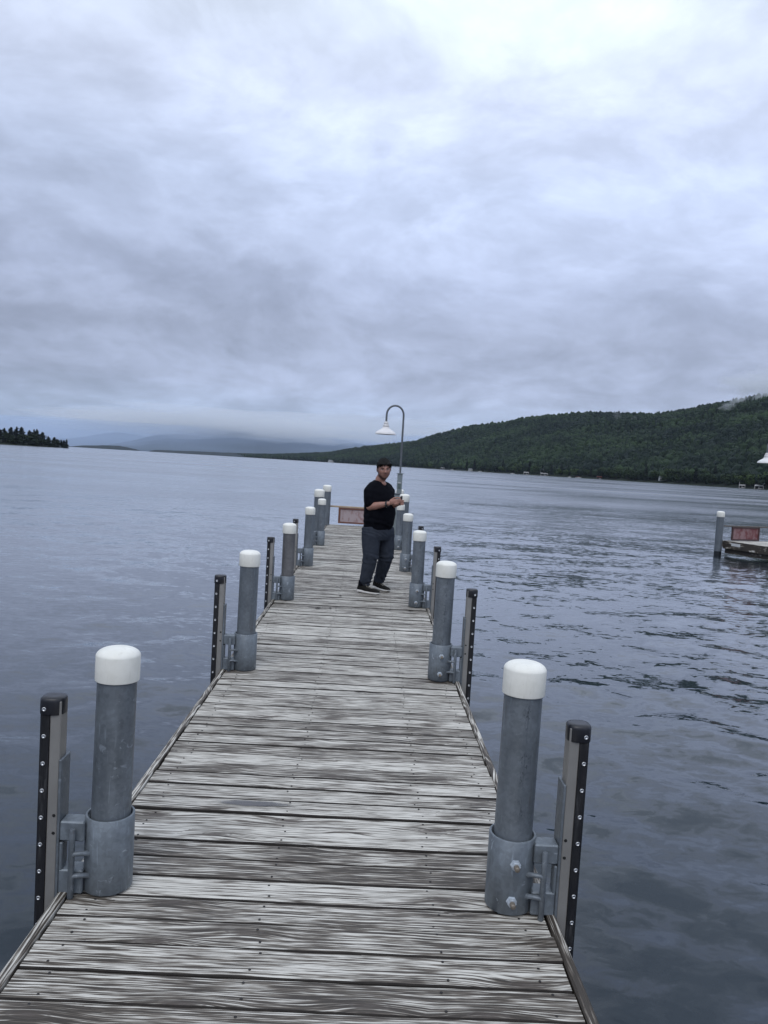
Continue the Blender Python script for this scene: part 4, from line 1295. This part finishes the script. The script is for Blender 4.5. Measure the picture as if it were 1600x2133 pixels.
# --- hair: skull cap plus locks combed forward
hm = MB(); hr = np.random.default_rng(3)
cap_v = []
for v in V5:
    px, py, pz = head_surface(v, .0075)
    line = .062 + .25*max(0, py-.03) - .55*max(0, .035-py)*.9
    line += .030*mnoise.noise(Vector((px*30, py*16, 1.5))) + .006
    keep = pz - line
    if keep < 0:
        px, py, pz = head_surface(v, -.010)
    cap_v.append(H_(px, py, pz))
hm.add(cap_v, F5, True)
def lock(p0, p1, p2, r):
    hm.tube([p0, p0.lerp(p1, .55), p1, p2], [r*.9, r, r*.75, r*.08], 5, True, True)
for k in range(190):
    u = hr.uniform(-1, 1); f = hr.uniform(-.9, 1)
    x0 = .062*u; y0 = .070*f
    rr_ = max(0, 1-(x0/.080)**2-(y0/.100)**2)
    z0 = .121*math.sqrt(rr_)
    p0 = H_(x0, y0, z0)
    L = hr.uniform(.035, .06)
    x1 = max(-.07, min(.07, x0*1.12+hr.normal(0, .006))); y1 = min(y0 + L*.8, .084)
    rr2 = max(0, 1-(x1/.088)**2-(y1/.108)**2); z1 = max(.127*math.sqrt(rr2)+.004, .062)
    x2 = x1*1.08+hr.normal(0, .006); y2 = y1+.018; z2 = max(z1-.030, .074+hr.uniform(-.006, .012))
    lift = hr.uniform(-.004, .006)
    lock(p0, H_(x1, y1, z1+lift), H_(x2, min(y2, .106), z2+lift*.6), hr.uniform(.006, .011))
for k in range(44):      # fringe over the forehead
    x0 = hr.uniform(-.062, .062); y0 = math.sqrt(max(0, 1-(x0/.080)**2))*.088
    p0 = H_(x0*.9, y0-.02, .092); p1 = H_(x0+hr.normal(0, .004), y0+.010, .078)
    p2 = H_(x0*1.05+hr.normal(.006, .008), y0+.010, hr.uniform(.050, .086) - (.018 if (x0 > -.02 and hr.random() < .42) else 0))
    lock(p0, p1, p2, hr.uniform(.0030, .0062))
for s in (-1, 1):
    for k in range(34):
        y0 = hr.uniform(-.085, .045); x0 = s*.080*math.sqrt(max(.05, 1-(y0/.104)**2))
        lock(H_(x0*.9, y0, .075), H_(x0*1.06, y0+.004, .040), H_(x0*1.05, y0+.008, hr.uniform(.012, .034) if y0 > -.03 else hr.uniform(-.06, -.02)), hr.uniform(.005, .009))
hm.build('hair', MAT['hair'], person)

# --- clothes
def cloth_mat(name, c0, c1, rough=.85, weave=900):
    m, nt, p = new_mat(name); t = nd(nt, 'ShaderNodeTexCoord')
    n = noise_n(nt, t.outputs['Object'], 14, 5, .6); w = noise_n(nt, t.outputs['Object'], weave, 2, .5)
    setp(nt, p, 'Base Color', ramp(nt, math_n(nt, 'ADD', math_n(nt, 'MULTIPLY', n, .6), math_n(nt, 'MULTIPLY', w, .4)), [(.3, c0), (.7, c1)]))
    setp(nt, p, 'Roughness', rough); setp(nt, p, 'Specular IOR Level', .08)
    return m
MAT['shirt'] = cloth_mat('black_cotton', (.0028, .0032, .0055), (.0050, .0054, .0088))
MAT['pants'] = cloth_mat('grey_sweat_fabric', (.024, .029, .041), (.045, .052, .067), .9, 500)
MAT['shoe'] = cloth_mat('black_knit_shoe', (.007, .007, .007), (.022, .021, .019), .8, 260)
MAT['sole'] = simple('white_foam_sole', (.60, .58, .55), .6, 0, .12, 30)
MAT['lace'] = simple('grey_lace', (.22, .20, .17), .7, 0, .2, 60)
def fold(p, s, k=(1, 1, 1)):
    return mnoise.noise(Vector((p.x*s*k[0], p.y*s*k[1], p.z*s*k[2])))
sm = MB()
tor = [(.832, .172, .150, .000), (.86, .196, .166, .004), (.95, .208, .180, .016), (1.05, .212, .184, .022), (1.15, .214, .176, .020), (1.26, .217, .163, .012),
       (1.34, .216, .145, .002), (1.395, .196, .122, -.004), (1.435, .150, .100, -.008), (1.462, .098, .080, -.006), (1.478, .078, .072, -.004)]
def tor_c(z, fo):
    k = (z-.83)/.65
    return P_(.150 - .012*k, 10.045 - .012*k, z) + Fd*fo
sm.loft([ell_ring(tor_c(z, fo), a, b, 36, e=2.3) for z, a, b, fo in tor])
limb(sm, [(P_(.085, 9.975, 1.400), .070), (P_(.045, 9.932, 1.376), .076), (P_(.018, 9.906, 1.325), .083), (P_(.018, 9.885, 1.26), .080), (P_(.030, 9.872, 1.185), .078)], 18, True)
limb(sm, [(P_(.210, 10.115, 1.400), .070), (P_(.240, 10.147, 1.376), .077), (P_(.266, 10.17, 1.335), .088), (P_(.264, 10.175, 1.26), .080), (P_(.262, 10.175, 1.19), .076)], 18, True)
so = sm.build('t_shirt', MAT['shirt'], person)
def sdisp(p):
    w = .006*fold(p, 9, (1, 1, 1.6)) + .004*fold(p, 22, (1, 1, .8))
    z = p.z
    w += .004*math.sin(z*70 + 6*fold(p, 5))*max(0, 1-abs(z-.93)/.14)
    return w
bake(so, .008, 5, sdisp)
pm_ = MB()
pel = [(.94, .180, .150, .0), (.88, .190, .162, .0), (.82, .200, .170, -.004), (.76, .198, .170, -.006), (.70, .180, .150, -.004)]
pm_.loft([ell_ring(P_(.150, 10.05, z)+Fd*fo, a, b, 32, e=2.4) for z, a, b, fo in pel])
for h_, k_, a_, cuf in ((HRp, KRp, ARp, 1), (HLp, KLp, ALp, -1)):
    t1 = h_.lerp(k_, .25); t2 = h_.lerp(k_, .65); c1 = k_.lerp(a_, .35); c2 = k_.lerp(a_, .7); c3 = k_.lerp(a_, .92)
    limb(pm_, [(h_, .126), (t1, .130), (t2, .116), (k_, .100), (c1, .092), (c2, .080), (c3, .070), (a_+Vector((0, 0, .012)), .058)], 20, False)
po_ = pm_.build('sweatpants', MAT['pants'], person)
def pdisp(p):
    z = p.z
    w = .005*fold(p, 8, (1, 1, 1.4)) + .003*fold(p, 20)
    for zc_, a_, s_ in ((.14, .010, .10), (.46, .007, .10), (.80, .003, .10)):
        w += a_*math.sin(z*95 + 9*fold(p, 6) + 3*p.x*10)*max(0, 1-abs(z-zc_)/s_)
    if z < .10: w -= .006
    return w
bake(po_, .008, 4, pdisp)
def shoe(heel, toe):
    heel = Vector(heel) - POS; toe = Vector(toe) - POS; heel.z = toe.z = 0
    d = (toe-heel).normalized(); sd = d.cross(Ud)*-1; L = (toe-heel).length
    prof = [(0, .024, .070), (.03, .034, .095), (.10, .038, .112), (.22, .038, .118), (.34, .040, .108), (.48, .045, .084), (.62, .049, .068), (.78, .049, .060), (.90, .040, .053), (.97, .026, .046), (1.0, .010, .040)]
    def ring(s, w, z0, z1, e):
        return ell_ring(heel+d*(s*L)+Ud*((z0+z1)/2), w, (z1-z0)/2, 20, sd, Ud, e)
    m = MB(); m.loft([ring(s, w*.96, .018, h, 2.6) for s, w, h in prof])
    up_ = m.build('shoe', MAT['shoe'], person)
    m = MB(); m.loft([ring(s, w*1.05+.002, .002+(.012 if s > .93 else 0)+(.006 if s < .02 else 0), .030 if s > .3 else .038, 4) for s, w, h in prof])
    m.build('sole', MAT['sole'], up_)
    m = MB()
    for k in range(6):
        s = .36+.05*k; h = np.interp(s, [p_[0] for p_ in prof], [p_[2] for p_ in prof])
        c = heel+d*(s*L)+Ud*(h+.001)
        m.tube([c-sd*.026-Ud*.012+d*.006, c-sd*.01+Ud*.003, c+sd*.01+Ud*.003, c+sd*.026-Ud*.012+d*.006], .0028, 6)
        m.tube([c+sd*.026-Ud*.012-d*.006, c+Ud*.004, c-sd*.026-Ud*.012+d*.008], .0022, 6)
    c = heel+d*(.33*L)+Ud*.116
    m.tube([c, c+d*.02+sd*.03+Ud*.01, c+d*.04+sd*.045-Ud*.02], .0026, 6); m.tube([c, c+d*.02-sd*.03+Ud*.01, c+d*.05-sd*.045-Ud*.03], .0026, 6)
    m.build('lace', MAT['lace'], up_)
    m = MB(); m.tube([heel+d*(.16*L)+Ud*.095, heel+d*(.17*L)+Ud*.16], [.047, .043], 16); m.build('sock', MAT['shirt'], person)
shoe((-.065, 10.035, 0), (.222, 9.865, 0))
shoe((.150, 10.415, 0), (.352, 10.130, 0))
# --- watch on the right wrist
wd = (RW-RE).normalized(); wc = RE.lerp(RW, .93)
q = wd.to_track_quat('Z', 'Y').to_matrix()
m = MB(); m.lathe([(.0335, -.012), (.0365, -.011), (.0365, .011), (.0335, .012), (.0335, -.012)], wc, 24, rot=q)
wt = m.build('watch', MAT['capblack'], person)
toc = Vector((.2, -.85, -.45)); toc = (toc - wd*toc.dot(wd)).normalized(); sx_ = wd.cross(toc)
def fr_box(mb, c, X, Y, Z, sx, sy, sz, bev):
    rot = Matrix((X, Y, Z)).transposed(); mb.box(c, (sx, sy, sz), rot, bev)
m = MB(); fr_box(m, wc+toc*.038, wd, sx_, toc, .036, .040, .011, .003); m.build('case', MAT['capblack'], wt)
m = MB(); fr_box(m, wc+toc*.0335+sx_*.004-wd*.012, wd, sx_, toc, .008, .046, .012, .002); m.build('case_edge', MAT['rivet'], wt)
# --- the device in the hands (rests in them: a thing of its own)
dev = empty('handheld_device', (.412, 9.735, 1.240))
dev.rotation_euler = (R(12), R(8), R(20))
MAT['dev'] = simple('dark_plastic', (.020, .016, .016), .35, 0, .2, 40)
MB().box((0, 0, 0), (.018, .050, .105), None, .004).build('housing', MAT['dev'], dev)
MB().lathe([(.0, .0), (.011, .0), (.011, .012), (.007, .015), (0, .015)], (0, -.004, .050), 12).build('knob', MAT['dev'], dev)
MB().box((-.0098, 0, .012), (.002, .038, .06), None, .0006).build('screen', MAT['capblack'], dev)
tag(dev, 'small dark hand-held device gripped in both hands of the person', 'device')
# ------------------------------------------------------------------ boathouses, houses and boats along the far shores
MAT['white_paint'] = simple('white_paint', (.62, .62, .61), .6, 0, .08, 2)
MAT['grey_roof'] = simple('grey_roof', (.17, .18, .19), .8, 0, .15, 2)
MAT['dark_gap'] = simple('dark_interior', (.012, .012, .014), .9, 0, .1, 2)
MAT['red_canvas'] = simple('red_canvas', (.20, .045, .030), .7, 0, .15, 2)
MAT['tan_wall'] = simple('tan_wall', (.36, .30, .20), .7, 0, .15, 2)
MAT['dock_wood'] = simple('dock_wood', (.17, .155, .14), .8, 0, .2, 2)
def shore_xy(az, off=-4.0, D=None):
    D = D or float(interp(SHORE, az)) + off
    return D*math.sin(R(az)), D*math.cos(R(az)), D
def boathouse(az, w, h, label, group=None, off=-5, flag=False, slide=False, wall='white_paint', roof='white_paint'):
    x, y, D = shore_xy(az, off)
    t = empty('boathouse', (x, y, WATER), -R(az))
    d = w*.8
    m = MB(); m.box((0, 0, .45), (w*1.25, d*1.2, .3)); m.build('deck', MAT['dock_wood'], t)
    for sx in (-1, 0, 1):
        for sy in (-1, 1):
            m = MB(); m.box((sx*(w/2-.2), sy*(d/2-.2), .6+h*.38), (.35, .35, h*.76)); m.build('post', MAT[wall], t)
    m = MB(); m.box((0, d*.30, .6+h*.38), (w*.9, .2, h*.7)); m.build('shade_panel', MAT['dark_gap'], t)  # near-black panel; shade of the open interior is in its colour
    m = MB(); m.box((0, 0, .6+h*.84), (w*1.04, d*1.04, h*.26), bev=.15); m.build('roof', MAT[roof], t)
    m = MB(); m.box((0, 0, .6+h*1.05), (w*.98, d*.98, .12)); m.box((0, -d*.48, .6+h*1.15), (w*.98, .1, .1)); m.build('railing', MAT[wall], t)
    m = MB(); m.box((w*.12, 0, .95), (w*.45, d*.55, .55), bev=.2); m.build('moored_hull', MAT['white_paint'], t)
    if flag:
        m = MB(); m.tube([(-w*.45, 0, h), (-w*.45, 0, h*2.1)], .14, 6).build('flag_pole', MAT['white_paint'], t)
    if slide:
        m = MB(); m.box((w*.55, 0, .6+h*1.35), (w*.5, .5, .35), Matrix.Rotation(R(-55), 3, 'Y')); m.build('slide', MAT['white_paint'], t)
    return tag(t, label, 'boathouse', group)
def motorboat(az, L, label, off=-14, hull='white_paint', canopy=None):
    x, y, D = shore_xy(az, off)
    t = empty('motorboat', (x, y, WATER), -R(az)+.15)
    rings = []
    for s, w, z0, z1 in ((-.5, .15, -.1, .75), (-.3, .17, -.2, .75), (.0, .17, -.2, .8), (.25, .13, -.15, .9), (.42, .06, .1, 1.0), (.5, .01, .5, 1.05)):
        rings.append([Vector((s*L, -w*L, z1)), Vector((s*L, -w*L*.8, z0)), Vector((s*L, w*L*.8, z0)), Vector((s*L, w*L, z1))])
    m = MB(); m.loft(rings, False); m.build('hull', MAT[hull], t)
    m = MB(); m.box((.0, 0, 1.15), (L*.26, L*.2, .7), bev=.12); m.build('cabin', MAT['white_paint'], t)
    m = MB(); m.box((L*.135, 0, 1.25), (.06, L*.18, .45)); m.build('windscreen', MAT['dark_gap'], t)
    if canopy:
        m = MB(); m.box((-.05*L, 0, 2.3), (L*.75, L*.3, .35), bev=.1); m.build('canopy', MAT[canopy], t)
        m = MB()
        for sx in (-.38, .28): m.box((sx*L, -.13*L, 1.5), (.12, .12, 1.5)); m.box((sx*L, .13*L, 1.5), (.12, .12, 1.5))
        m.build('canopy_frame', MAT['dock_wood'], t)
    return tag(t, label, 'boat')
def house(az, w, h, z, label, off=18, wall='white_paint', roof='grey_roof', D=None):
    x, y, D = shore_xy(az, off, D)
    t = empty('house', (x, y, z), -R(az)+.2)
    d = w*.8
    m = MB(); m.box((0, 0, h*.3), (w, d, h*.6)); m.build('wall', MAT[wall], t)
    m = MB(); e = .4
    V = [(-w/2-e, -d/2-e, h*.6), (w/2+e, -d/2-e, h*.6), (w/2+e, d/2+e, h*.6), (-w/2-e, d/2+e, h*.6), (-w/2-e, 0, h), (w/2+e, 0, h)]
    m.add(V, [(0, 1, 5, 4), (2, 3, 4, 5), (0, 4, 3), (1, 2, 5), (0, 3, 2, 1)]); m.build('roof', MAT[roof], t)
    for k in (-.28, .02, .30):
        m = MB(); m.box((k*w, -d/2-.02, h*.32), (w*.16, .12, h*.24)); m.build('window', MAT['dark_gap'], t)
    return tag(t, label, 'house')
boathouse(11.52, 9.0, 4.2, 'white flat roofed boathouse left of the grey roofed shore house', 'white boathouses on the right shore')
boathouse(12.82, 12.0, 3.8, 'long white boathouse at the water below the grey roofed shore house', 'white boathouses on the right shore')
house(12.74, 9.5, 7.5, 4.0, 'grey roofed house just above the long white boathouse', 14)
boathouse(26.04, 6.2, 3.4, 'white boathouse with thin flag pole on the right shore', 'white boathouses on the right shore', flag=True)
boathouse(27.07, 8.4, 4.0, 'white boathouse with a slide on top, nearest the other dock lamp', 'white boathouses on the right shore', slide=True)
motorboat(10.53, 8.0, 'small white motorboat off the right shore, left of the boathouses')
motorboat(15.24, 9.0, 'boat under a red canopy at the right shore', canopy='red_canvas')
boathouse(16.7, 7.5, 3.6, 'brownish red open boat shelter at the right shore', wall='dock_wood', roof='red_canvas')
motorboat(14.62, 5.5, 'tiny white motorboat left of the red canopied boat')
house(20.96, 9, 6.0, 2.6, 'white house half hidden between the trees of the right shore', 8)
house(7.45, 7.5, 5.0, .5, 'small white cottage at the foot of the hill, right of the lamp', -4)
motorboat(8.16, 8, 'white motorboat on the far shore, right of the small cottage')
boathouse(5.4, 9, 3.6, 'white boathouse at the foot of the hill, just right of the lamp pole')
motorboat(6.1, 8, 'white motorboat between the lamp pole and the small cottage')
house(-2.92, 15, 8, .4, 'white lakeside house far away, left of the person', -6)
motorboat(-.70, 9, 'distant white motorboat just left of the head of the person', 30)
house(-24.75, 5.5, 6.0, 2.2, 'tan cottage among the dark pines of the wooded point', 0, 'tan_wall', 'grey_roof', 899)
motorboat(-24.95, 6, 'tiny white boat moored below the tan cottage', 0)
